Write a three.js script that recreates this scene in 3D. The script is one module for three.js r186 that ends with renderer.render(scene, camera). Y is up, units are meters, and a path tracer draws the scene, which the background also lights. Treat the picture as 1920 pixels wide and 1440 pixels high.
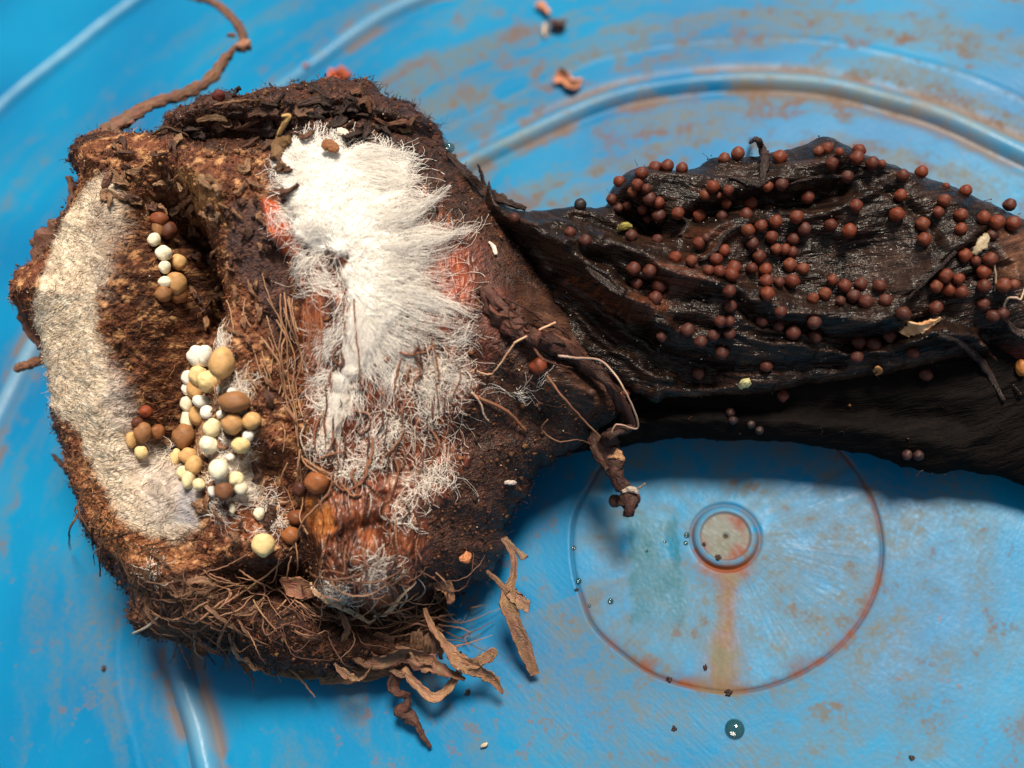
import * as THREE from 'three';
import { ImprovedNoise } from 'three/addons/math/ImprovedNoise.js';

// ---------------------------------------------------------------- camera, sky, sun, exposure
const scene = new THREE.Scene();
const FPX = 1875.664;                                   // focal length of the photograph, in its pixels
const camC = [-13.725, 94.895, 24.554], camR = [0.932305, -0.163718, 0.322497], camU = [0.361673, 0.422025, -0.831317], camF = [0, -0.891679, -0.452668];   // millimetres
const camera = new THREE.PerspectiveCamera(42, 4 / 3, 0.002, 5);
camera.position.set(camC[0] * 1e-3, camC[1] * 1e-3, camC[2] * 1e-3);
camera.up.set(...camU);
camera.lookAt((camC[0] + camF[0] * 100) * 1e-3, (camC[1] + camF[1] * 100) * 1e-3, (camC[2] + camF[2] * 100) * 1e-3);
camera.focus = 0.0895;
camera.userData.fStop = 15;
scene.add(camera);

const renderer = new THREE.WebGLRenderer({ antialias: true });
renderer.toneMapping = THREE.LinearToneMapping;
renderer.toneMappingExposure = 2.25;
renderer.shadowMap.enabled = true;
renderer.setSize(1024, 768);

const perlin = new ImprovedNoise();
const noise = (x, y, z = 0) => perlin.noise(x + 100.37, y + 57.11, z + 31.7);
function fbm(x, y, z, oct = 4, gain = 0.5) { let s = 0, a = 1, n = 0; for (let i = 0; i < oct; i++) { s += a * noise(x, y, z + i * 7.3); n += a; a *= gain; x *= 2.03; y *= 2.03; z *= 2.03; } return s / n; }
let seed = 20240611;
const rnd = () => { seed = (Math.imul(seed, 1664525) + 1013904223) >>> 0; return seed / 4294967296; };
const rs = () => rnd() * 2 - 1;
const clamp = (x, a = 0, b = 1) => Math.min(b, Math.max(a, x));
const sstep = (a, b, x) => { const t = clamp((x - a) / (b - a)); return t * t * (3 - 2 * t); };
const lerp = (a, b, t) => a + (b - a) * t;
const lin = v => { v /= 255; return v <= 0.04045 ? v / 12.92 : Math.pow((v + 0.055) / 1.055, 2.4); };
const S = (r, g, b, k = 1) => [lin(r) * k, lin(g) * k, lin(b) * k];
const mix3 = (a, b, t) => [lerp(a[0], b[0], t), lerp(a[1], b[1], t), lerp(a[2], b[2], t)];

const sunDir = new THREE.Vector3(0.38, 1.1, -0.36).normalize();
const sun = new THREE.DirectionalLight(0xfff0dc, 3.0);
sun.position.copy(sunDir); sun.target.position.set(0, 0, 0);
sun.castShadow = true; sun.shadow.radius = 34;
sun.shadow.mapSize.set(2048, 2048);
Object.assign(sun.shadow.camera, { left: -0.15, right: 0.15, top: 0.15, bottom: -0.15, near: 0.3, far: 2 });
scene.add(sun, sun.target);
{ // one bright, broken cloud cover all round; the sun shines through it softly
  const W = 1024, H = 512, d = new Float32Array(W * H * 4);
  for (let j = 0; j < H; j++) for (let i = 0; i < W; i++) {
    const el = ((j + 0.5) / H - 0.5) * Math.PI, az = ((i + 0.5) / W - 0.5) * 2 * Math.PI;
    const x = Math.cos(el) * Math.cos(az), y = Math.sin(el), z = Math.cos(el) * Math.sin(az);
    const k = 2.2 / (Math.max(y, 0) + 0.55), n = fbm(x * k + 3.1, z * k + 1.7, 4.2, 5, 0.55);
    const cov = sstep(-0.16, 0.16, n), up = y > 0 ? (1 + 2 * y) / 3 : 1 / 3;
    const cloud = (1.05 + 0.5 * fbm(x * k * 2 + 9, z * k * 2, 1.3, 3)) * up, blue = mix3([0.46, 0.5, 0.54], [0.2, 0.27, 0.36], clamp(y * 1.4));
    const o = (j * W + i) * 4, g = y < -0.02 ? 0.35 : 1;
    d[o] = g * lerp(blue[0], cloud, cov); d[o + 1] = g * lerp(blue[1], cloud * 0.995, cov); d[o + 2] = g * lerp(blue[2], cloud * 0.98, cov); d[o + 3] = 1;
  }
  const t = new THREE.DataTexture(d, W, H, THREE.RGBAFormat, THREE.FloatType);
  t.mapping = THREE.EquirectangularReflectionMapping; t.magFilter = t.minFilter = THREE.LinearFilter; t.needsUpdate = true;
  scene.background = t; scene.environment = t;
  scene.backgroundIntensity = 0.28; scene.environmentIntensity = 0.28;
}

// ---------------------------------------------------------------- helpers
const numberOf = {};
function numbered(name) { const n = numberOf[name] = (numberOf[name] ?? -1) + 1; return n ? name + '_' + String(n).padStart(3, '0') : name; }
function tag(o, label, category, group, kind) {
  o.name = numbered(o.name);
  if (label) o.userData.label = label;
  if (category) o.userData.category = category;
  if (group) o.userData.group = group;
  if (kind) o.userData.kind = kind;
  scene.add(o); return o;
}
function part(parent, name, geo, mat, label, kind) {
  const m = new THREE.Mesh(geo, mat); m.name = name; m.castShadow = m.receiveShadow = true;
  if (label) m.userData.label = label;
  if (kind) m.userData.kind = kind;
  if (parent) parent.add(m);
  return m;
}
const add3 = (a, b, k = 1) => [a[0] + b[0] * k, a[1] + b[1] * k, a[2] + b[2] * k];
const sub3 = (a, b) => [a[0] - b[0], a[1] - b[1], a[2] - b[2]];
const dot3 = (a, b) => a[0] * b[0] + a[1] * b[1] + a[2] * b[2];
const cross3 = (a, b) => [a[1] * b[2] - a[2] * b[1], a[2] * b[0] - a[0] * b[2], a[0] * b[1] - a[1] * b[0]];
const norm3 = a => { const l = Math.hypot(...a) || 1; return [a[0] / l, a[1] / l, a[2] / l]; };
const ray = (px, py) => add3(add3(camF, camR, (px - 960) / FPX), camU, -(py - 720) / FPX);       // direction, 1 mm of depth
const at = (px, py, z) => add3(camC, ray(px, py), z);
const free = (px, py, y) => { const r = ray(px, py); return add3(camC, r, (y - camC[1]) / r[1]); };   // the point y mm above the lid
function catmull(p, per, closed = false) {
  const n = p.length, out = [], dim = p[0].length, g = i => closed ? p[(i + n) % n] : p[clamp(i, 0, n - 1)];
  for (let i = 0; i < (closed ? n : n - 1); i++) {
    const [a, b, c, d] = [g(i - 1), g(i), g(i + 1), g(i + 2)], m = typeof per === 'function' ? per(b, c) : per;
    for (let k = 0; k < m; k++) {
      const t = k / m, q = [];
      for (let j = 0; j < dim; j++) q.push(0.5 * (2 * b[j] + (c[j] - a[j]) * t + (2 * a[j] - 5 * b[j] + 4 * c[j] - d[j]) * t * t + (3 * b[j] - a[j] - 3 * c[j] + d[j]) * t * t * t));
      out.push(q);
    }
  }
  if (!closed) out.push(p[n - 1].slice());
  return out;
}
class Shell {                                            // collects triangles (millimetres) with vertex colours
  constructor() { this.p = []; this.c = []; this.u = []; this.i = []; this.n = 0; }
  v(p, c, u = 0, w = 0) { this.p.push(p[0] * 1e-3, p[1] * 1e-3, p[2] * 1e-3); this.c.push(c[0], c[1], c[2]); this.u.push(u, w); return this.n++; }
  // a strand or strap: pts in mm, half widths w(t), half thickness h(t), colour c(t, s); 'up' keeps the flat side turned that way
  strap(pts, w, h, col, { sides = 6, up = null, twist = 0, curl = 0, rough = 0, uv = 0.08 } = {}) {
    const n = pts.length; let prev = null, len = 0; const base = this.n;
    let nrm = up ? up.slice() : [-camF[0], -camF[1], -camF[2]];
    for (let k = 0; k < n; k++) {
      const t = k / (n - 1), tan = norm3(sub3(pts[Math.min(n - 1, k + 1)], pts[Math.max(0, k - 1)]));
      if (prev) len += Math.hypot(...sub3(pts[k], prev)); prev = pts[k];
      let side = cross3(tan, nrm); if (Math.hypot(...side) < 1e-4) side = cross3(tan, [0.3, 0.8, 0.5]); side = norm3(side);
      const N = cross3(side, tan), tw = typeof twist === 'function' ? twist(t) : twist * t, ct = Math.cos(tw), st = Math.sin(tw);
      const A = add3([side[0] * ct, side[1] * ct, side[2] * ct], N, st), B = add3([N[0] * ct, N[1] * ct, N[2] * ct], side, -st);
      if (!up) nrm = N;
      const ww = typeof w === 'function' ? w(t) : w, hh = typeof h === 'function' ? h(t) : h;
      for (let s = 0; s < sides; s++) {
        const an = s / sides * 2 * Math.PI, x = Math.cos(an), y = Math.sin(an);
        let e = 1; if (rough) e += rough * (noise(len * 1.7 + 3, x * 1.6, pts[0][0] + y) * 1.3 + noise(len * 5.3, x * 3, pts[0][2] + y * 2));
        const q = add3(add3(pts[k], A, ww * x * e), B, hh * y * (0.6 + 0.4 * e) + curl * ww * (x * x - 0.4));
        this.v(q, col(t, x, y), len * uv, (s / sides) * uv * 2);
      }
    }
    for (let k = 0; k < n - 1; k++) for (let s = 0; s < sides; s++) {
      const a = base + k * sides + s, b = base + k * sides + (s + 1) % sides;
      this.i.push(a, a + sides, b, b, a + sides, b + sides);
    }
    for (const [k, f] of [[0, 1], [n - 1, -1]]) for (let s = 1; s < sides - 1; s++) {
      const a = base + k * sides; if (f > 0) this.i.push(a, a + s, a + s + 1); else this.i.push(a, a + s + 1, a + s);
    }
    return this;
  }
  chunk(p, r, c, squash = [1, 1, 1]) {                    // a crumb: a small irregular lump
    const b = this.n, ph = rnd() * 9, k = 0.35, dirs = [[1, 0, 0], [-1, 0, 0], [0, 1, 0], [0, -1, 0], [0, 0, 1], [0, 0, -1]];
    for (const d of dirs) this.v([p[0] + (d[0] * (1 + rs() * k) + rs() * 0.3) * r * squash[0], p[1] + (d[1] * (1 + rs() * k) + rs() * 0.3) * r * squash[1], p[2] + (d[2] * (1 + rs() * k) + rs() * 0.3) * r * squash[2]], c.map(x => x * (0.85 + rnd() * 0.3)));
    for (const f of [[0, 2, 4], [2, 1, 4], [1, 3, 4], [3, 0, 4], [2, 0, 5], [1, 2, 5], [3, 1, 5], [0, 3, 5]]) this.i.push(b + f[0], b + f[1], b + f[2]);
  }
  geo() {
    const g = new THREE.BufferGeometry();
    g.setAttribute('position', new THREE.Float32BufferAttribute(this.p, 3)); g.setAttribute('color', new THREE.Float32BufferAttribute(this.c, 3)); g.setAttribute('uv', new THREE.Float32BufferAttribute(this.u, 2));
    g.setIndex(this.i); g.computeVertexNormals(); return g;
  }
}
function grayTexture(n, fn) {                            // fn(u, v in 0..1) -> 0..1, tiled by folding
  const d = new Uint8Array(n * n * 4);
  for (let j = 0; j < n; j++) for (let i = 0; i < n; i++) { const v = clamp(fn(i / n, j / n)) * 255, o = (j * n + i) * 4; d[o] = d[o + 1] = d[o + 2] = v; d[o + 3] = 255; }
  const t = new THREE.DataTexture(d, n, n); t.wrapS = t.wrapT = THREE.MirroredRepeatWrapping; t.magFilter = THREE.LinearFilter; t.minFilter = THREE.LinearMipmapLinearFilter; t.generateMipmaps = true; t.needsUpdate = true; return t;
}
const bumpCrumb = grayTexture(512, (u, v) => { const a = fbm(u * 22, v * 22, 1, 5, 0.62); return 0.5 + 0.55 * a + 0.25 * Math.abs(noise(u * 60, v * 60, 5)); });
const bumpLeaf = grayTexture(512, (u, v) => { const w = fbm(u * 5, v * 5, 8, 3) * 0.9; const s = fbm((u + w * 0.05) * 6, (v + w * 0.05) * 60, 2, 4, 0.65); return 0.5 + 0.7 * s + 0.2 * fbm(u * 60, v * 70, 4, 2); });
const bumpString = grayTexture(512, (u, v) => { const w = fbm(u * 4, v * 4, 18, 3) * 0.9; return 0.5 + 0.8 * fbm((u + w * 0.06) * 54, (v + w * 0.08) * 7, 22, 4, 0.65); });
const bumpFelt = grayTexture(512, (u, v) => 0.5 + 0.5 * fbm((u + v * 0.25) * 26, (v - u * 0.35) * 70, 3, 4, 0.65));
const bumpWool = grayTexture(512, (u, v) => 1 - 1.6 * Math.min(Math.abs(fbm(u * 16 + fbm(u * 7, v * 7, 2, 2) * 3, v * 16, 6, 4, 0.6)), Math.abs(fbm(u * 20 + 7, v * 20 + fbm(u * 9, v * 9, 5, 2) * 3, 9, 4, 0.6))) * 2.2);
const speckRough = grayTexture(512, (u, v) => 0.42 + 0.5 * fbm(u * 30, v * 30, 12, 4, 0.6));
// ---------------------------------------------------------------- the blue lid
const lerpTable = (tab, th) => { if (th <= tab[0][0]) return tab[0][1]; for (let i = 1; i < tab.length; i++) if (th <= tab[i][0]) return lerp(tab[i - 1][1], tab[i][1], sstep(0, 1, (th - tab[i - 1][0]) / (tab[i][0] - tab[i - 1][0]))); return tab.at(-1)[1]; };
// the plastic has warped: each moulded ring wanders a little (degrees, radius in mm)
const ring0 = th => lerpTable([[-180, 14.9], [-155, 14.75], [-133, 14.1], [-60, 14.3], [20, 14.3], [80, 13.95], [118, 14.36], [150, 14.8], [168, 15.2], [180, 14.9]], th);
const ring1 = th => lerpTable([[-180, 53.8], [-170, 55.3], [-130, 55], [-95, 54.1], [-75, 55.75], [-57, 55.8], [-44, 55], [-31, 54.1], [0, 54.2], [180, 53.8]], th);
const ring2 = th => lerpTable([[-180, 82.4], [-147, 82.8], [-141, 83], [-125, 81.5], [-109, 80.9], [-98, 82.4], [-60, 82.6], [180, 82.4]], th);
const ring3 = th => lerpTable([[-180, 112], [-126, 112.5], [-118, 111.1], [-113, 110.8], [-60, 111.2], [180, 112]], th);
const bumpAt = (d, w, h) => Math.abs(d) < w ? h * Math.pow(Math.cos(d / w * Math.PI / 2), 1.15) : 0;
const softAt = (d, w, h) => h * Math.exp(-d * d / (w * w));
function lidY(r, th) {
  const x = r * Math.cos(th / 57.2958), z = r * Math.sin(th / 57.2958);
  let y = (0.28 * fbm(x * 0.03, z * 0.03, 3, 2) + 0.14 * fbm(x * 0.09, z * 0.09, 6, 2)) * sstep(3, 14, r);
  const d0 = r - ring0(th), d1 = r - ring1(th), d2 = r - ring2(th), d3 = r - ring3(th);
  y += d0 > 0 ? 0.14 * Math.exp(-d0 / 1.7) * sstep(-0.1, 0.3, d0) : 0;                         // shoulder outside the disc
  y -= softAt(d0 + 0.05, 0.13, 0.1);
  if (r < 6) y += 0.1 * sstep(5.8, 3.4, r);
  if (r < 3.6) y += bumpAt(r - 2.72, 0.46, 0.36) + 0.24 * sstep(2.72, 2.35, r) - softAt(r, 0.25, 0.12);
  y -= softAt(r - 3.2, 0.2, 0.16);
  y += bumpAt(d1, 1.45, 0.85) - softAt(d1 + 1.75, 0.6, 0.1) - softAt(d1 - 1.75, 0.6, 0.1) + bumpAt(d1 - 6.6, 0.5, 0.06);
  y += bumpAt(d2, 1.6, 0.85) - softAt(d2 + 1.9, 0.7, 0.08);
  y += bumpAt(d3, 1.5, 0.9);
  return y;
}
const LX = -84, LZ = -120, LS = 150, LN = 2048;
const lidTex = (() => {
  const d = new Uint8Array(LN * LN * 4), rg = new Uint8Array(1024 * 1024 * 4);
  const blue = S(0, 118, 164), blue2 = S(0, 101, 150), teal = S(0, 84, 104), dirtA = S(96, 94, 78), dirtB = S(108, 70, 45), rust = S(112, 60, 34), dark = S(60, 44, 36);
  const enc = v => { v = clamp(v); return 255 * (v <= 0.0031308 ? v * 12.92 : 1.055 * Math.pow(v, 1 / 2.4) - 0.055); };
  for (let j = 0; j < LN; j++) for (let i = 0; i < LN; i++) {
    const x = LX + (i + 0.5) / LN * LS, z = LZ + (j + 0.5) / LN * LS, r = Math.hypot(x, z), th = Math.atan2(z, x) * 57.29578;
    const d0 = r - ring0(th), d1 = r - ring1(th), d2 = r - ring2(th);
    const nA = fbm(x * 0.05, z * 0.05, 2, 2), ca = x / (r + 1e-6), sa = z / (r + 1e-6), nP = fbm(r * 0.22, ca * 5 + 5, sa * 5, 4, 0.55), nF = fbm(x * 0.32, z * 0.32, 9, 4, 0.6), nG = noise(x * 3.1, z * 3.1, 4);
    let c = mix3(blue, blue2, clamp(0.5 + nA * 1.5));
    // a thin smeared film of dried dirt: heavy behind the stalk, scattered flecks on the left, worn round the centre disc; the near share also puts shade into the colour
    const back = sstep(22, 40, r) * sstep(96, 62, r) * sstep(-128, -98, th) * sstep(-12, -45, th), near = sstep(40, 13, r) * sstep(-20, 30, th), left = sstep(30, 45, r) * (Math.abs(th) > 120 ? 1 : 0);
    const smear = fbm(r * 0.3 + 0.6 * nF, ca * 3.5 + 15, sa * 3.5, 4, 0.6), grain = 0.8 + 0.5 * nG + 0.5 * noise(x * 1.4, z * 1.4, 8);
    let film = clamp(0.06 + back * 0.2 + near * 0.38 + smear * (0.9 + 1.5 * back) + nP * 1.2 * back, 0, 0.72) * clamp(grain, 0.3, 1.2);
    film = Math.max(film, r < 14.5 ? clamp(0.3 + 0.9 * nF + 0.5 * smear, 0, 0.66) : 0) * sstep(118, 88, r);
    c = mix3(c, dirtA, clamp(film));
    const fleck = sstep(0.22 - 0.14 * back, 0.42 - 0.12 * back, nF + 0.18 * nG + 0.3 * smear) * (0.5 + 0.2 * back) * sstep(118, 90, r) * clamp(grain, 0.4, 1);
    c = mix3(c, mix3(dirtA, dirtB, clamp(0.6 + nP * 2)), fleck);
    const spot = sstep(0.34, 0.5, fbm(x * 0.7 + 30, z * 0.7, 7, 4, 0.65)) * sstep(100, 70, r);
    c = mix3(c, dirtB, spot * 0.55);
    // silt caught against the ribs
    for (const [dd, w] of [[d1 + 1.7, 0.8], [d1 - 1.7, 0.7], [d2 + 1.9, 0.8], [d2 - 1.8, 0.6]]) c = mix3(c, mix3(dirtB, dirtA, 0.3), 0.85 * Math.exp(-dd * dd / (w * w)) * sstep(-0.1, 0.2, nP + nF * 0.6 + 0.12 * back));
    const onRib = Math.exp(-d1 * d1 / 2.2) + Math.exp(-d2 * d2 / 2.6); c = mix3(c, mix3(dirtA, [0.3, 0.5, 0.6], 0.6), 0.3 * onRib * clamp(0.6 + nP * 2)); { const d3 = r - ring3(th); c = mix3(c, [0.5, 0.72, 0.82], clamp(0.5 * Math.exp(-d3 * d3 / 0.3) + 0.07 * Math.exp(-d1 * d1 / 0.5) + 0.12 * Math.exp(-d2 * d2 / 0.6)) * (0.75 + 0.6 * nF)); }  // pale crest lines: rib highlights put into the colour
    // rust brown silt in the groove round the disc, thickest on the near side, and round the boss
    const g0 = Math.exp(-(d0 + 0.1) * (d0 + 0.1) / 0.09) + 0.75 * Math.exp(-(d0 + 0.55) * (d0 + 0.55) / 0.5) * sstep(50, 100, th) * sstep(175, 130, th) * clamp(0.6 + nF * 2.5);
    c = mix3(c, mix3(rust, dark, clamp(0.45 - nF * 2 + 0.5 * sstep(-20, -60, th) + 0.4 * sstep(120, 165, th))), clamp(g0 * (0.5 + 0.25 * sstep(-60, 60, th)) * (0.75 + 0.8 * nF)));
    const boss = Math.exp(-Math.pow((r - 3.15) / 0.28, 2)) * (0.4 + 0.6 * sstep(20, 110, th)) + 0.8 * Math.exp(-Math.pow((r - 3.7) / 0.7, 2)) * sstep(60, 95, th) * sstep(175, 140, th);
    c = mix3(c, rust, clamp(boss * (0.8 + nF)));
    if (r < 2.6) c = mix3(c, mix3(dirtA, rust, clamp(0.3 + nF * 3)), 0.85 * sstep(2.6, 2.2, r)); if (r < 0.22) c = dark;
    // a runnel of dried silt from the boss down to the groove, and a darker wet wedge on the left of the disc
    if (r < 14.6 && r > 3.6) {
      const tw = 113 + 6 * nP, wd = 5.5 + 9 * Math.exp(-Math.pow((r - 4) / 2.2, 2)) + 3 * sstep(8, 10, r), rn = Math.exp(-Math.pow((th - tw - (r - 8) * 0.5) / wd, 2));
      c = mix3(c, mix3(dirtB, dirtA, clamp(0.45 + nF * 2)), clamp(rn * 1.15 * (0.85 + nF)));
    }
    const ux = (x + 7.3) * 0.93 + (z - 0.2) * 0.32, uz = (z - 0.2) * 0.93 - (x + 7.3) * 0.32, wet = sstep(2.7, 2.1, Math.abs(ux + 0.9 * nF + 0.8 * nP)) * sstep(6.4, 3.8, Math.abs(uz + 1.6 * nP)) * sstep(15, 14, r) * sstep(3.6, 4, r);
    c = mix3(c, teal, clamp(wet * 0.95 * (0.9 + nF)));
    const ang = fbm(th * 0.55, r * 0.1, 3, 4, 0.7); if (r > 4 && r < 14.3) c = c.map(v => v * (1 + 0.35 * ang * sstep(-30, 0, th) * sstep(125, 70, th)));
    const o = (j * LN + i) * 4; d[o] = enc(c[0]); d[o + 1] = enc(c[1]); d[o + 2] = enc(c[2]); d[o + 3] = 255;
    if (!(i & 1) && !(j & 1)) {
      let ro = 0.4 + 0.2 * film + 0.25 * fleck + 0.1 * nF + 0.06 * nG - 0.1 * wet + 0.25 * clamp(g0); if (r < 14.3 && r > 4) ro += 0.16 * ang; const d3 = r - ring3(th); ro -= 0.06 * Math.exp(-d1 * d1 / 1.2) + 0.12 * Math.exp(-d2 * d2 / 1.2) + 0.2 * Math.exp(-d3 * d3 / 1.2);
      const q = ((j >> 1) * 1024 + (i >> 1)) * 4; rg[q] = rg[q + 1] = rg[q + 2] = 255 * clamp(ro, 0.12, 1); rg[q + 3] = 255;
    }
  }
  const mk = (a, n, srgb) => { const t = new THREE.DataTexture(a, n, n); if (srgb) t.colorSpace = THREE.SRGBColorSpace; t.wrapS = t.wrapT = THREE.MirroredRepeatWrapping; t.magFilter = THREE.LinearFilter; t.minFilter = THREE.LinearMipmapLinearFilter; t.generateMipmaps = true; t.needsUpdate = true; return t; };
  return { map: mk(d, LN, true), rough: mk(rg, 1024, false) };
})();
const lidBump = grayTexture(1024, (u, v) => {             // moulding grain, radial scratches round the boss
  const x = LX + u * LS, z = LZ + v * LS, r = Math.hypot(x, z), th = Math.atan2(z, x) * 57.29578;
  let h = 0.5 + 0.12 * fbm(x * 3.2, z * 3.2, 3, 3, 0.7) + 0.1 * noise((x * 0.5 + z) * 0.4, (z * 0.5 - x) * 9, 2) * sstep(0.1, 0.3, noise(x * 0.1, z * 0.1, 6));
  if (r > 3.8 && r < 14.2) h += 0.3 * fbm(th * 0.5, r * 0.06, 5, 4, 0.75) * sstep(14, 10, r) * sstep(-40, 0, th) * sstep(140, 70, th);
  return h;
});
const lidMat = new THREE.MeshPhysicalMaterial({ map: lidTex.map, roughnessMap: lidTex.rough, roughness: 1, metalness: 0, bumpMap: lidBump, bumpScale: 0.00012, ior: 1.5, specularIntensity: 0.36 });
const lid = new THREE.Group(); lid.name = 'bucket_lid';
tag(lid, 'blue plastic bucket lid with raised rings, centre boss and brown dirt', 'lid');
{
  const NT = 900;
  // radii as [reference ring, offset]: the sections follow the wandering rings so that they meet edge to edge
  const rr = (ref, o) => th => (ref ? ref(th) : 0) + o, seq = (ref, a, b, n) => Array.from({ length: n + 1 }, (_, k) => rr(ref, lerp(a, b, k / n)));
  const blend = (A, B, n) => Array.from({ length: n + 1 }, (_, k) => th => lerp(A(th), B(th), k / n));
  const bands = [
    ['centre_boss', seq(null, 0.001, 3.8, 44)],
    ['centre_disc', [...seq(null, 3.8, 6, 16), ...blend(rr(null, 6), rr(ring0, -0.7), 12).slice(1), ...seq(ring0, -0.7, 0, 10).slice(1)]],
    ['panel', [...seq(ring0, 0, 3, 24), ...blend(rr(ring0, 3), rr(ring1, -3), 30).slice(1), ...seq(ring1, -3, -1.45, 8).slice(1)]],
    ['rib', seq(ring1, -1.45, 1.45, 24)],
    ['panel', [...seq(ring1, 1.45, 3, 8), ...seq(ring1, 3, 8, 24).slice(1), ...blend(rr(ring1, 8), rr(ring2, -4), 10).slice(1), ...seq(ring2, -4, -1.6, 10).slice(1)]],
    ['rib', seq(ring2, -1.6, 1.6, 24)],
    ['panel', [...blend(rr(ring2, 1.6), rr(ring3, -1.5), 24)]],
    ['rib', seq(ring3, -1.5, 1.5, 24)],
    ['panel', seq(ring3, 1.5, 22, 20)],
  ];
  for (const [name, R] of bands) {
    const p = [], uv = [], ix = [], n = R.length;
    for (let a = 0; a <= NT; a++) { const th = a === NT ? 180 : -180 + a / NT * 360, c = Math.cos(th / 57.2957795), s = Math.sin(th / 57.2957795);
      for (const f of R) { const r = f(th), x = r * c, z = r * s; p.push(x * 1e-3, lidY(r, th) * 1e-3, z * 1e-3); uv.push((x - LX) / LS, (z - LZ) / LS); } }
    for (let a = 0; a < NT; a++) for (let k = 0; k < n - 1; k++) { const q = a * n + k; ix.push(q, q + n, q + 1, q + 1, q + n, q + n + 1); }
    const g = new THREE.BufferGeometry(); g.setAttribute('position', new THREE.Float32BufferAttribute(p, 3)); g.setAttribute('uv', new THREE.Float32BufferAttribute(uv, 2));
    for (let k = 0; k < ix.length; k += 3) { const t = ix[k + 1]; ix[k + 1] = ix[k + 2]; ix[k + 2] = t; }
    g.setIndex(ix); g.computeVertexNormals();
    if (g.attributes.normal.getY(Math.floor(n / 2)) < 0) { for (let k = 0; k < ix.length; k += 3) { const t = ix[k + 1]; ix[k + 1] = ix[k + 2]; ix[k + 2] = t; } g.setIndex(ix); g.computeVertexNormals(); }
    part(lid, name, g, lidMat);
  }
}
// ---------------------------------------------------------------- the rotting plant: solid bodies with an outline, a swelling front and back, folds and skins
const segDist = (x, y, p, i, j) => { const ax = p[i][0], ay = p[i][1], bx = p[j][0] - ax, by = p[j][1] - ay, l = bx * bx + by * by || 1e-9, t = clamp(((x - ax) * bx + (y - ay) * by) / l), dx = x - ax - bx * t, dy = y - ay - by * t; return dx * dx + dy * dy; };
function signedDist(x, y, p) {
  let m = 1e9, inside = false;
  for (let i = 0, j = p.length - 1; i < p.length; j = i++) {
    m = Math.min(m, segDist(x, y, p, j, i));
    if ((p[i][1] > y) !== (p[j][1] > y) && x < (p[j][0] - p[i][0]) * (y - p[i][1]) / (p[j][1] - p[i][1]) + p[i][0]) inside = !inside;
  }
  return (inside ? 1 : -1) * Math.sqrt(m);
}
const world = (a, b, z) => [camC[0] + camR[0] * a - camU[0] * b + camF[0] * z, camC[1] + camR[1] * a - camU[1] * b + camF[1] * z, camC[2] + camR[2] * a - camU[2] * b + camF[2] * z];
// the grain of the leaf: down to the right out of the neck, then level, then up again
const flow = (a, b) => b - (0.5 * a - 0.0095 * a * a);
const noiseKinds = {
  crumb: (a, b) => { const r = 1 - Math.abs(fbm(a * 0.55, b * 0.55, 1, 3)) * 2.4; return 0.55 * fbm(a * 0.42, b * 0.42, 3, 3, 0.6) + 0.32 * r * fbm(a * 1.5, b * 1.5, 9, 3, 0.6) + 0.24 * fbm(a * 4.1, b * 4.1, 5, 2, 0.6); },
  leaf: (a, b) => { const w = fbm(a * 0.12, b * 0.12, 2, 2) * 7, u = a, v = flow(a, b) + w * 0.35, rd = 1 - 2.6 * Math.abs(fbm(u * 0.12, v * 0.42, 14, 3, 0.5)); return 0.26 * fbm(u * 0.16, v * 0.75, 4, 3, 0.55) + 0.26 * Math.max(0, rd) * sstep(-0.1, 0.25, fbm(a * 0.15, b * 0.15, 19, 2)) + 0.13 * fbm(u * 0.3, v * 2.6, 7, 3, 0.7) + 0.05 * fbm(a * 3, b * 3, 5, 2); },
  felt: (a, b) => 0.4 * fbm(a * 0.5, b * 0.4, 2, 3) + 0.2 * fbm((a + b * 0.4) * 0.8, (b - a * 0.5) * 3.6, 6, 3, 0.6),
  wet: (a, b) => 0.5 * fbm(a * 0.55, b * 0.45, 8, 3, 0.55) + 0.14 * fbm(a * 2.4, b * 2.0, 3, 2, 0.6),
  string: (a, b) => { const w = fbm(a * 0.3, b * 0.3, 24, 2) * 2, u = a + w; return 0.5 * fbm(u * 0.5, b * 0.25, 8, 3, 0.55) + 0.34 * (1 - 2.6 * Math.abs(fbm(u * 0.9, b * 0.22, 13, 3, 0.55))) * 0.6 + 0.16 * fbm(u * 3.4, b * 0.7, 3, 2, 0.6); },
  smooth: (a, b) => 0.12 * fbm(a * 0.5, b * 0.5, 3, 3) + 0.03 * fbm(a * 3.5, b * 3.5, 4, 2),
  wool: (a, b) => { const q = fbm(a * 0.8, b * 0.6, 4, 3, 0.6); return 0.5 * q + 0.25 * (1 - 3 * Math.abs(fbm(a * 1.7 + q, b * 1.2, 8, 2))); },
};
const bodies = [];
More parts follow.
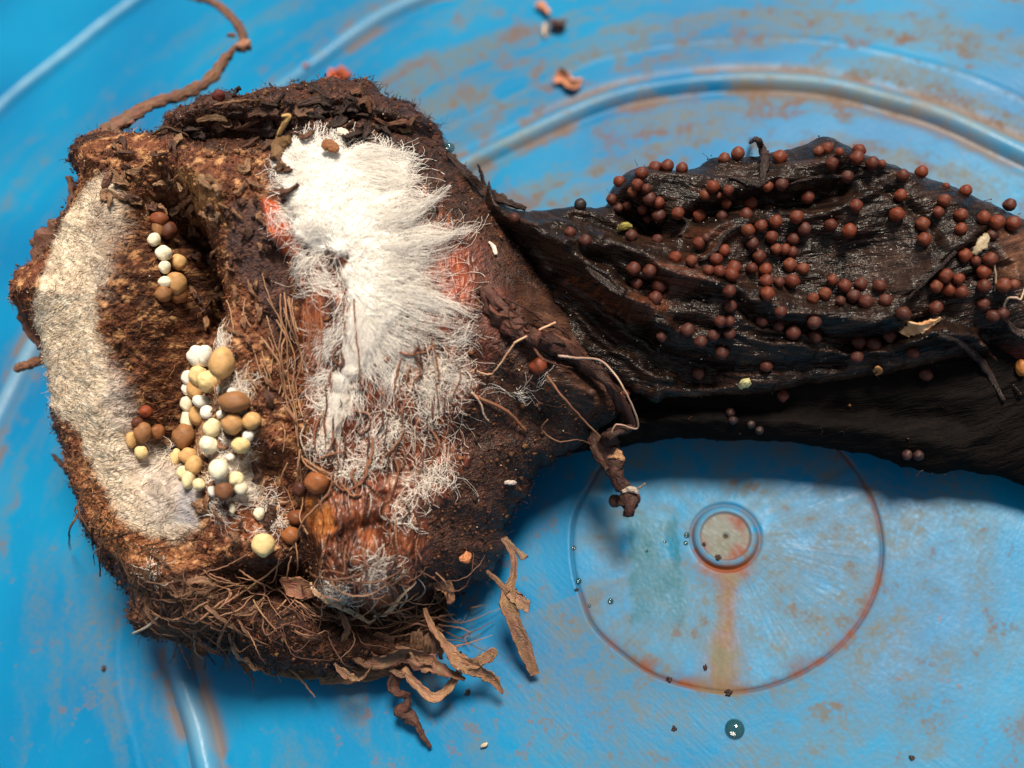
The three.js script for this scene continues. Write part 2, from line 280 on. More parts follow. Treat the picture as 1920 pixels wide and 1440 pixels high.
function makeBody(o) {
  const D = o.D, mid = o.mid ?? (() => 0);
  const toMid = ([px, py]) => { const X = (px - 960) / FPX, Y = (py - 720) / FPX; let z = D; for (let k = 0; k < 6; k++) z = D - mid(X * z, Y * z); return [X * z, Y * z]; };
  let line = catmull(o.outline.map(toMid), (b, c) => Math.max(2, Math.ceil(Math.hypot(b[0] - c[0], b[1] - c[1]) / 0.4)), true);
  line = line.map(([a, b], i) => { const p = line[(i + line.length - 1) % line.length], n = line[(i + 1) % line.length], tx = n[0] - p[0], ty = n[1] - p[1], l = Math.hypot(tx, ty) || 1, e = o.rough * (fbm(a * 0.45, b * 0.45, 11, 4, 0.65)) * 1.6; return [a - ty / l * e, b + tx / l * e]; });
  const A0 = Math.min(...line.map(p => p[0])) - 1, A1 = Math.max(...line.map(p => p[0])) + 1, B0 = Math.min(...line.map(p => p[1])) - 1, B1 = Math.max(...line.map(p => p[1])) + 1;
  const st = o.step, nx = Math.ceil((A1 - A0) / st) + 1, ny = Math.ceil((B1 - B0) / st) + 1, N = nx * ny;
  const sd = new Float32Array(N).fill(-9);
  for (let j = 0; j < ny; j++) {                          // inside test by scan line, distance by brute force with skipping
    const b = B0 + j * st; let skip = 0, last = 0;
    for (let i = 0; i < nx; i++) {
      if (skip > 0 && i % 1 === 0) { skip--; }
      sd[j * nx + i] = signedDist(A0 + i * st, b, line);
    }
  }
  const bil = (arr, a, b) => { const x = clamp((a - A0) / st, 0, nx - 1.001), y = clamp((b - B0) / st, 0, ny - 1.001), i = x | 0, j = y | 0, u = x - i, v = y - j, k = j * nx + i; return lerp(lerp(arr[k], arr[k + 1], u), lerp(arr[k + nx], arr[k + nx + 1], u), v); };
  const prof = (d, H, w, p) => { const t = clamp(d / w); return H * Math.pow(1 - Math.pow(1 - t, p), 1 / p); };
  const base = (a, b, s) => mid(a, b) + prof(Math.max(0, s), o.Hf, o.wf, o.pf ?? 2);
  const L = ([px, py]) => { const X = (px - 960) / FPX, Y = (py - 720) / FPX; let z = D - o.Hf * 0.7; for (let k = 0; k < 16; k++) { const a = X * z, b = Y * z; z = lerp(z, D - base(a, b, bil(sd, a, b)), 0.6); } return [X * z, Y * z]; };
  const k0 = D / FPX;                                     // mm per photograph pixel at the middle of the body
  const strokes = (o.strokes ?? []).map(s => { const p = s.p.map(L), w = s.w * k0; return { ...s, w, p: p.length > 1 ? catmull(p, 6) : [p[0], p[0]] }; });
  for (const s of strokes) { s.lo = [Math.min(...s.p.map(q => q[0])) - 3 * s.w, Math.min(...s.p.map(q => q[1])) - 3 * s.w]; s.hi = [Math.max(...s.p.map(q => q[0])) + 3 * s.w, Math.max(...s.p.map(q => q[1])) + 3 * s.w]; }
  const regions = o.regions.map(r => { const p = r.p ? r.p.map(L) : null, s = (r.s ?? 8) * k0; return { ...r, s, warp: (r.warp ?? 14) * k0, p, lo: p && [Math.min(...p.map(q => q[0])) - 4, Math.min(...p.map(q => q[1])) - 4], hi: p && [Math.max(...p.map(q => q[0])) + 4, Math.max(...p.map(q => q[1])) + 4] }; });
  const H = new Float32Array(N), col = new Float32Array(N * 3), id = new Uint8Array(N), fuzz = new Float32Array(N);
  for (let j = 0; j < ny; j++) for (let i = 0; i < nx; i++) {
    const q = j * nx + i, a = A0 + i * st, b = B0 + j * st, s = sd[q];
    if (s < -2.5 * st) continue;
    let h = 0; const wa = a + 0.7 * fbm(a * 0.35, b * 0.35, 21, 3), wb = b + 0.7 * fbm(a * 0.35, b * 0.35, 27, 3);
    for (const f of strokes) {
      if (wa < f.lo[0] || wa > f.hi[0] || wb < f.lo[1] || wb > f.hi[1]) continue;
      let d = 1e9, sg = 1; for (let k = 1; k < f.p.length; k++) { const e = segDist(wa, wb, f.p, k - 1, k); if (e < d) { d = e; const u = f.p[k - 1], v = f.p[k]; sg = (v[0] - u[0]) * (wb - u[1]) - (v[1] - u[1]) * (wa - u[0]); } }
      const w = f.w * (sg > 0 ? (f.below ?? 1) : (f.above ?? 1));
      h += f.h * Math.exp(-Math.pow(d / (w * w), f.e ?? 1));
    }
    let c = [0, 0, 0], rough = 0, top = 0, fz = 0;
    regions.forEach((r, n) => {
      let w = 1;
      if (r.p) {
        if (a < r.lo[0] || a > r.hi[0] || b < r.lo[1] || b > r.hi[1]) return;
        w = sstep(-r.s, r.s, signedDist(a, b, r.p) + r.warp * (1.5 * fbm(a * 0.5, b * 0.5, 31 + n, 4, 0.65)));
        if (w <= 0) return;
        if (r.holes) w *= 1 - sstep(r.holes - 0.1, r.holes + 0.12, fbm(a * 0.9, b * 0.9, 44 + n, 3, 0.6));
      }
      const f1 = fbm(a * (r.f ?? 0.6), b * (r.f ?? 0.6), 3 + n * 5, 4, 0.65), f2 = r.kind === 'leaf' ? fbm(a * 0.25, flow(a, b) * 2.4, 6, 4, 0.65) : r.kind === 'felt' ? fbm((a + b * 0.4) * 0.9, (b - a * 0.5) * 4.6, 8, 3, 0.6) : r.kind === 'string' ? fbm(a * 2.8 + 1.5 * fbm(a * 0.4, b * 0.4, 9, 2), b * 0.5, 8 + n, 4, 0.65) : fbm(a * 2.1, b * 2.1, 8 + n * 5, 3, 0.6);
      let k = mix3(r.c[0], r.c[1], sstep(-0.22, 0.22, f1)); k = mix3(k, r.c[2], sstep(0.02, 0.34, f2)); if (r.c[3]) k = mix3(k, r.c[3], sstep(0.12, 0.3, fbm(a * 1.1, b * 1.1, 17 + n * 3, 3)));
      c = mix3(c, k, w); rough = lerp(rough, (r.amp ?? 1) * noiseKinds[r.kind](a, b), w); h += (r.dh ?? 0) * w; fz = lerp(fz, r.fuzz ?? 0, w);
      if (w > 0.5 && r.part) top = n;
    });
    const e = sstep(0, 1.1, s);
    H[q] = base(a, b, s) + (h + rough) * e; id[q] = top; fuzz[q] = s > 0 ? fz : 0;
    const g = 1 + 0.16 * noise(a * 9, b * 9, 2) + 0.1 * (rnd() - 0.5);
    col[q * 3] = c[0] * g; col[q * 3 + 1] = c[1] * g; col[q * 3 + 2] = c[2] * g;
  }
  // front and back grids meet on the outline
  const P = [], C = [], U = [], reg = [], front = new Int32Array(N).fill(-1), back = new Int32Array(N).fill(-1); let nv = 0;
  const lift = p => { if (p[1] < 0.25) p[1] = 0.25; return p; };
  const put = (p, c, a, b, r) => { lift(p); P.push(p[0] * 1e-3, p[1] * 1e-3, p[2] * 1e-3); C.push(c[0], c[1], c[2]); U.push(a / 12, (o.grain ? flow(a, b) : b) / 12); reg.push(r); return nv++; };
  const near = (i, j) => { for (let v = -1; v <= 1; v++) for (let u = -1; u <= 1; u++) { const x = i + u, y = j + v; if (x >= 0 && y >= 0 && x < nx && y < ny && sd[y * nx + x] > 0) return true; } return false; };
  for (let j = 1; j < ny - 1; j++) for (let i = 1; i < nx - 1; i++) {
    const q = j * nx + i, s = sd[q], a = A0 + i * st, b = B0 + j * st, c = [col[q * 3], col[q * 3 + 1], col[q * 3 + 2]];
    if (s > 0.02) {
      front[q] = put(world(a, b, D - H[q]), c, a, b, id[q]);
      back[q] = put(world(a, b, D - mid(a, b) + prof(s, o.Hb, o.wb, 2)), c, a, b, 0);
    } else if (near(i, j)) {
      let gx = sd[q + 1] - sd[q - 1], gy = sd[q + nx] - sd[q - nx]; const l = Math.hypot(gx, gy) || 1; const m = Math.min(-s, 1.6 * st), aa = a + gx / l * m, bb = b + gy / l * m;
      front[q] = back[q] = put(world(aa, bb, D - mid(aa, bb)), c, aa, bb, id[q]);
    }
  }
  const tri = [];
  for (let j = 0; j < ny - 1; j++) for (let i = 0; i < nx - 1; i++) {
    const q = j * nx + i, k = [q, q + 1, q + nx, q + nx + 1];
    if (!(sd[k[0]] > 0.02 || sd[k[1]] > 0.02 || sd[k[2]] > 0.02 || sd[k[3]] > 0.02)) continue;
    for (const [m, flip] of [[front, 0], [back, 1]]) {
      const [v0, v1, v2, v3] = k.map(x => m[x]); if (v0 < 0 || v1 < 0 || v2 < 0 || v3 < 0) continue;
      if (flip) tri.push(v0, v1, v2, v1, v3, v2); else tri.push(v0, v2, v1, v1, v2, v3);
    }
  }
  const whole = new THREE.BufferGeometry(); whole.setAttribute('position', new THREE.Float32BufferAttribute(P, 3)); whole.setIndex(tri); whole.computeVertexNormals();
  const NR = whole.attributes.normal.array, byPart = new Map();
  for (let t = 0; t < tri.length; t += 3) { const r = Math.max(reg[tri[t]], reg[tri[t + 1]], reg[tri[t + 2]]), key = r; if (!byPart.has(key)) byPart.set(key, []); byPart.get(key).push(tri[t], tri[t + 1], tri[t + 2]); }
  for (const [r, ix] of byPart) {
    const map = new Map(), p = [], n = [], c = [], u = [], out = [];
    for (const v of ix) { let w = map.get(v); if (w === undefined) { w = map.size; map.set(v, w); p.push(P[v * 3], P[v * 3 + 1], P[v * 3 + 2]); n.push(NR[v * 3], NR[v * 3 + 1], NR[v * 3 + 2]); c.push(C[v * 3], C[v * 3 + 1], C[v * 3 + 2]); u.push(U[v * 2], U[v * 2 + 1]); } out.push(w); }
    const g = new THREE.BufferGeometry(); g.setAttribute('position', new THREE.Float32BufferAttribute(p, 3)); g.setAttribute('normal', new THREE.Float32BufferAttribute(n, 3)); g.setAttribute('color', new THREE.Float32BufferAttribute(c, 3)); g.setAttribute('uv', new THREE.Float32BufferAttribute(u, 2)); g.setIndex(out);
    part(o.root, regions[r].part, g, regions[r].mat, regions[r].label);
  }
  const body = {
    D, L, H, sd, col, fuzz, id, A0, B0, nx, ny, st, bil, line,
    h: (a, b) => bil(H, a, b),
    normal(a, b) { const e = 0.3, ha = (bil(H, a + e, b) - bil(H, a - e, b)) / (2 * e), hb = (bil(H, a, b + e) - bil(H, a, b - e)) / (2 * e); return norm3([-camF[0] - camR[0] * ha + camU[0] * hb, -camF[1] - camR[1] * ha + camU[1] * hb, -camF[2] - camR[2] * ha + camU[2] * hb]); },
    surf(a, b, up = 0) { const p = world(a, b, D - bil(H, a, b)); return up ? add3(p, this.normal(a, b), up) : p; },
    hit(px, py) {
      const X = (px - 960) / FPX, Y = (py - 720) / FPX; let hi = D + 6;
      for (let z = D - 24; z < hi; z += 0.12) { const a = X * z, b = Y * z; if (a > A0 && b > B0 && a < A1 && b < B1 && bil(sd, a, b) > 0 && D - bil(H, a, b) <= z) { let lo = z - 0.12, up = z; for (let k = 0; k < 8; k++) { const m = (lo + up) / 2; if (D - bil(H, X * m, Y * m) <= m) up = m; else lo = m; } return { z: up, a: X * up, b: Y * up }; } }
      return null;
    },
    color(a, b) { const i = clamp(Math.round((a - A0) / st), 0, nx - 1), j = clamp(Math.round((b - B0) / st), 0, ny - 1), q = (j * nx + i) * 3; return [col[q], col[q + 1], col[q + 2]]; },
  };
  bodies.push(body); return body;
}
function hitAny(px, py) { let best = null; for (const B of bodies) { const h = B.hit(px, py); if (h && (!best || h.z < best.z)) best = { ...h, body: B }; } return best; }
function onto(px, py, up = 0) {                            // the point of the plant at a place of the drawing, lifted off its skin
  let h = null; for (let k = 0; k < 30 && !h; k++) { const an = k * 2.4, r = k * 1.2; h = hitAny(px + Math.cos(an) * r, py + Math.sin(an) * r); }
  if (!h) return free(px, py, 0.3 + up);
  return add3(at(px, py, h.z), h.body.normal(h.a, h.b), up);
}

const M = {};
const vc = (o) => new THREE.MeshPhysicalMaterial({ vertexColors: true, side: THREE.DoubleSide, ...o });
M.crumb = vc({ roughness: 0.78, bumpMap: bumpCrumb, bumpScale: 0.0004, specularIntensity: 0.6 });
M.cave = vc({ roughness: 0.85, bumpMap: bumpCrumb, bumpScale: 0.0004, specularIntensity: 0.4 });
M.felt = vc({ roughness: 0.95, bumpMap: bumpFelt, bumpScale: 0.0003, specularIntensity: 0.25 });
M.flesh = vc({ roughness: 0.32, bumpMap: bumpString, bumpScale: 0.0003 });
M.wet = vc({ roughness: 0.3, bumpMap: bumpString, bumpScale: 0.0003 });
M.leaf = vc({ roughness: 0.8, specularIntensity: 0.55, roughnessMap: speckRough, bumpMap: bumpLeaf, bumpScale: 0.00021 });
M.under = vc({ roughness: 0.75, bumpMap: bumpLeaf, bumpScale: 0.00015, specularIntensity: 0.15 });
M.bark = vc({ roughness: 0.55, bumpMap: bumpCrumb, bumpScale: 0.00035, specularIntensity: 0.8 });
M.wool = vc({ roughness: 0.95, bumpMap: bumpWool, bumpScale: 0.00012, specularIntensity: 0.2 });
M.thread = vc({ roughness: 0.9, specularIntensity: 0.2, sheen: 1, sheenRoughness: 0.6, sheenColor: new THREE.Color(1, 1, 1) });
M.strand = vc({ roughness: 0.6, specularIntensity: 0.5 });
M.dry = vc({ roughness: 0.6, bumpMap: bumpLeaf, bumpScale: 0.0002, specularIntensity: 0.6 });

const plant = new THREE.Group(); plant.name = 'rotten_plant';
tag(plant, 'rotten brown plant base with white mould and a blackened wrinkled leaf stalk', 'rotten plant');

// C: the dark under blade, lying nearest the lid
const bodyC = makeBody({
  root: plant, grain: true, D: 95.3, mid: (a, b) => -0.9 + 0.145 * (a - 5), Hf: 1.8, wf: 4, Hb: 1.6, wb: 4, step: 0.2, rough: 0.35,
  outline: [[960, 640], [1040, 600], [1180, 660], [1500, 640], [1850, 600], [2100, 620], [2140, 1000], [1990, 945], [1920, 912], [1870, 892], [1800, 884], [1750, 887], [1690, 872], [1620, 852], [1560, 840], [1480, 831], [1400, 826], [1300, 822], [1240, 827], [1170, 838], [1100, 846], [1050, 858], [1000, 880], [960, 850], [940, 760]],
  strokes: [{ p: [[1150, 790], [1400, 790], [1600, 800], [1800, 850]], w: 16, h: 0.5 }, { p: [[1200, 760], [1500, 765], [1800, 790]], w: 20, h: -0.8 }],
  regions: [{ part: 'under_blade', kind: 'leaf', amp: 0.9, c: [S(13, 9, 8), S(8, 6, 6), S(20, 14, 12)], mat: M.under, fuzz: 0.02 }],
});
// B: the blackened upper leaf, wrinkled, draped over it
const bodyB = makeBody({
  root: plant, grain: true, D: 91.4, mid: (a, b) => 0.05 * (a - 24), Hf: 5.2, wf: 8.5, pf: 1.8, Hb: 2.6, wb: 7, step: 0.13, rough: 0.28,
  outline: [[915, 335], [940, 378], [985, 396], [1080, 386], [1135, 388], [1152, 345], [1200, 315], [1290, 318], [1345, 297], [1420, 292], [1480, 280], [1520, 268], [1548, 258], [1580, 272], [1620, 292], [1670, 312], [1735, 334], [1800, 358], [1860, 386], [1900, 404], [1960, 425], [2100, 480], [2120, 860], [1990, 850], [1925, 815], [1885, 760], [1850, 690], [1800, 676], [1720, 692], [1650, 703], [1560, 716], [1480, 728], [1420, 739], [1330, 743], [1250, 748], [1228, 757], [1180, 730], [1120, 705], [1040, 650], [990, 580], [955, 480], [915, 400]],
  strokes: [
    { p: [[945, 405], [1010, 435], [1080, 485], [1140, 525], [1180, 560], [1250, 605]], w: 15, h: 1.5 },
    { p: [[935, 440], [1000, 515], [1080, 575], [1180, 645], [1280, 690], [1340, 700]], w: 38, h: -2.6 },
    { p: [[1060, 455], [1150, 462], [1230, 495], [1330, 535], [1400, 558], [1480, 580], [1560, 592], [1680, 604]], w: 22, h: 1.6, below: 0.7 },
    { p: [[1050, 520], [1110, 560], [1170, 590], [1230, 640]], w: 12, h: -1.0 },
    { p: [[1200, 585], [1290, 605], [1390, 625], [1500, 640]], w: 12, h: -0.8 },
    { p: [[1230, 750], [1330, 738], [1480, 724], [1640, 700], [1840, 660]], w: 12, h: 0.8 },
    { p: [[1150, 355], [1220, 332], [1300, 332], [1370, 352], [1430, 348], [1500, 318], [1600, 300], [1700, 332]], w: 22, h: 1.1 },
    { p: [[1190, 395], [1250, 425], [1330, 395], [1420, 374], [1500, 372], [1580, 352]], w: 20, h: -2.0 },
    { p: [[1222, 408]], w: 34, h: -2.6 }, { p: [[1290, 455]], w: 26, h: -1.6 },
    { p: [[1500, 470], [1600, 480]], w: 95, h: -2.2 },
    { p: [[1300, 470], [1340, 430], [1400, 410]], w: 12, h: 0.8 },
    { p: [[1280, 490], [1320, 480], [1350, 450], [1400, 425]], w: 8, h: 0.7 },
    { p: [[1600, 615], [1680, 570], [1750, 500], [1800, 450], [1870, 410]], w: 26, h: 0.9, below: 0.5 },
    { p: [[1620, 420], [1700, 370], [1780, 380]], w: 26, h: 0.6 },
    { p: [[1690, 640], [1790, 632], [1850, 680], [1890, 750], [1930, 820]], w: 15, h: 2.2 },
    { p: [[1850, 640], [1910, 700], [1960, 770]], w: 26, h: -1.8 },
    { p: [[1540, 660], [1660, 640], [1780, 590]], w: 12, h: -0.8 },
    { p: [[1870, 470], [1900, 520]], w: 22, h: 0.9 },
    { p: [[1340, 610], [1430, 640], [1540, 660], [1660, 668]], w: 10, h: 0.8, below: 0.6 }, { p: [[1260, 660], [1360, 690], [1480, 690], [1580, 684]], w: 9, h: -0.8 }, { p: [[1380, 560], [1440, 600], [1520, 622], [1640, 640], [1720, 610]], w: 9, h: -1.0 },
    { p: [[1110, 480], [1180, 520], [1240, 540]], w: 9, h: -0.9 }, { p: [[1000, 470], [1060, 530], [1140, 590], [1230, 660]], w: 9, h: 0.8 }, { p: [[1040, 560], [1100, 600], [1190, 680], [1260, 715]], w: 10, h: 0.8 },
    { p: [[1440, 540], [1520, 510], [1600, 545], [1700, 540]], w: 12, h: 0.5 }, { p: [[1640, 350], [1720, 400], [1760, 470]], w: 9, h: -0.5 }, { p: [[1760, 560], [1820, 520], [1880, 500]], w: 10, h: -0.6 }, { p: [[1460, 380], [1520, 400], [1600, 380], [1680, 340]], w: 10, h: 0.6 },
    { p: [[1080, 400], [1130, 420], [1180, 450]], w: 10, h: -0.9 }, { p: [[1000, 420], [1060, 420], [1120, 445]], w: 9, h: 0.8 },
    { p: [[1180, 540], [1240, 560], [1320, 560]], w: 10, h: -0.7 },
  ],
  regions: [
    { part: 'leaf_stalk', kind: 'leaf', amp: 1.35, c: [S(34, 22, 17), S(18, 12, 10), S(58, 38, 29)], mat: M.leaf, fuzz: 0.012 },
    { p: [[1220, 500], [1320, 490], [1340, 530], [1250, 545]], kind: 'leaf', c: [S(70, 37, 24), S(46, 27, 20), S(92, 50, 31)], warp: 30, s: 14 },
    { p: [[1290, 440], [1360, 420], [1400, 450], [1330, 480]], kind: 'leaf', c: [S(64, 36, 25), S(42, 27, 21), S(80, 46, 31)], warp: 30, s: 14 },
    { p: [[1140, 590], [1200, 540], [1260, 570], [1200, 590]], kind: 'crumb', amp: 0.6, c: [S(84, 48, 32), S(60, 36, 28), S(110, 64, 40)], warp: 20, s: 10 },
    { p: [[1060, 500], [1170, 560], [1160, 580], [1050, 540]], kind: 'crumb', amp: 0.6, c: [S(70, 40, 28), S(44, 30, 24), S(104, 56, 34)], warp: 20, s: 10, fuzz: 0.2 },
    { p: [[1640, 470], [1700, 450], [1730, 500], [1690, 540], [1640, 520]], kind: 'leaf', c: [S(62, 46, 39), S(42, 30, 26), S(78, 60, 50)], warp: 30, s: 20 },
    { p: [[1870, 440], [1930, 430], [1930, 560], [1880, 540]], kind: 'leaf', c: [S(92, 60, 44), S(64, 42, 32), S(110, 76, 58)], warp: 14, s: 14 },
    { p: [[1860, 660], [1960, 640], [1960, 720], [1890, 700]], kind: 'wet', amp: 0.4, c: [S(90, 36, 24), S(60, 28, 22), S(100, 44, 30)], warp: 14, s: 14 },
    { p: [[1180, 725], [1260, 742], [1480, 712], [1640, 690], [1800, 655], [1800, 672], [1640, 706], [1480, 730], [1240, 758]], kind: 'leaf', c: [S(70, 50, 39), S(46, 33, 27), S(96, 70, 54)], warp: 8, s: 10 },
  ],
});
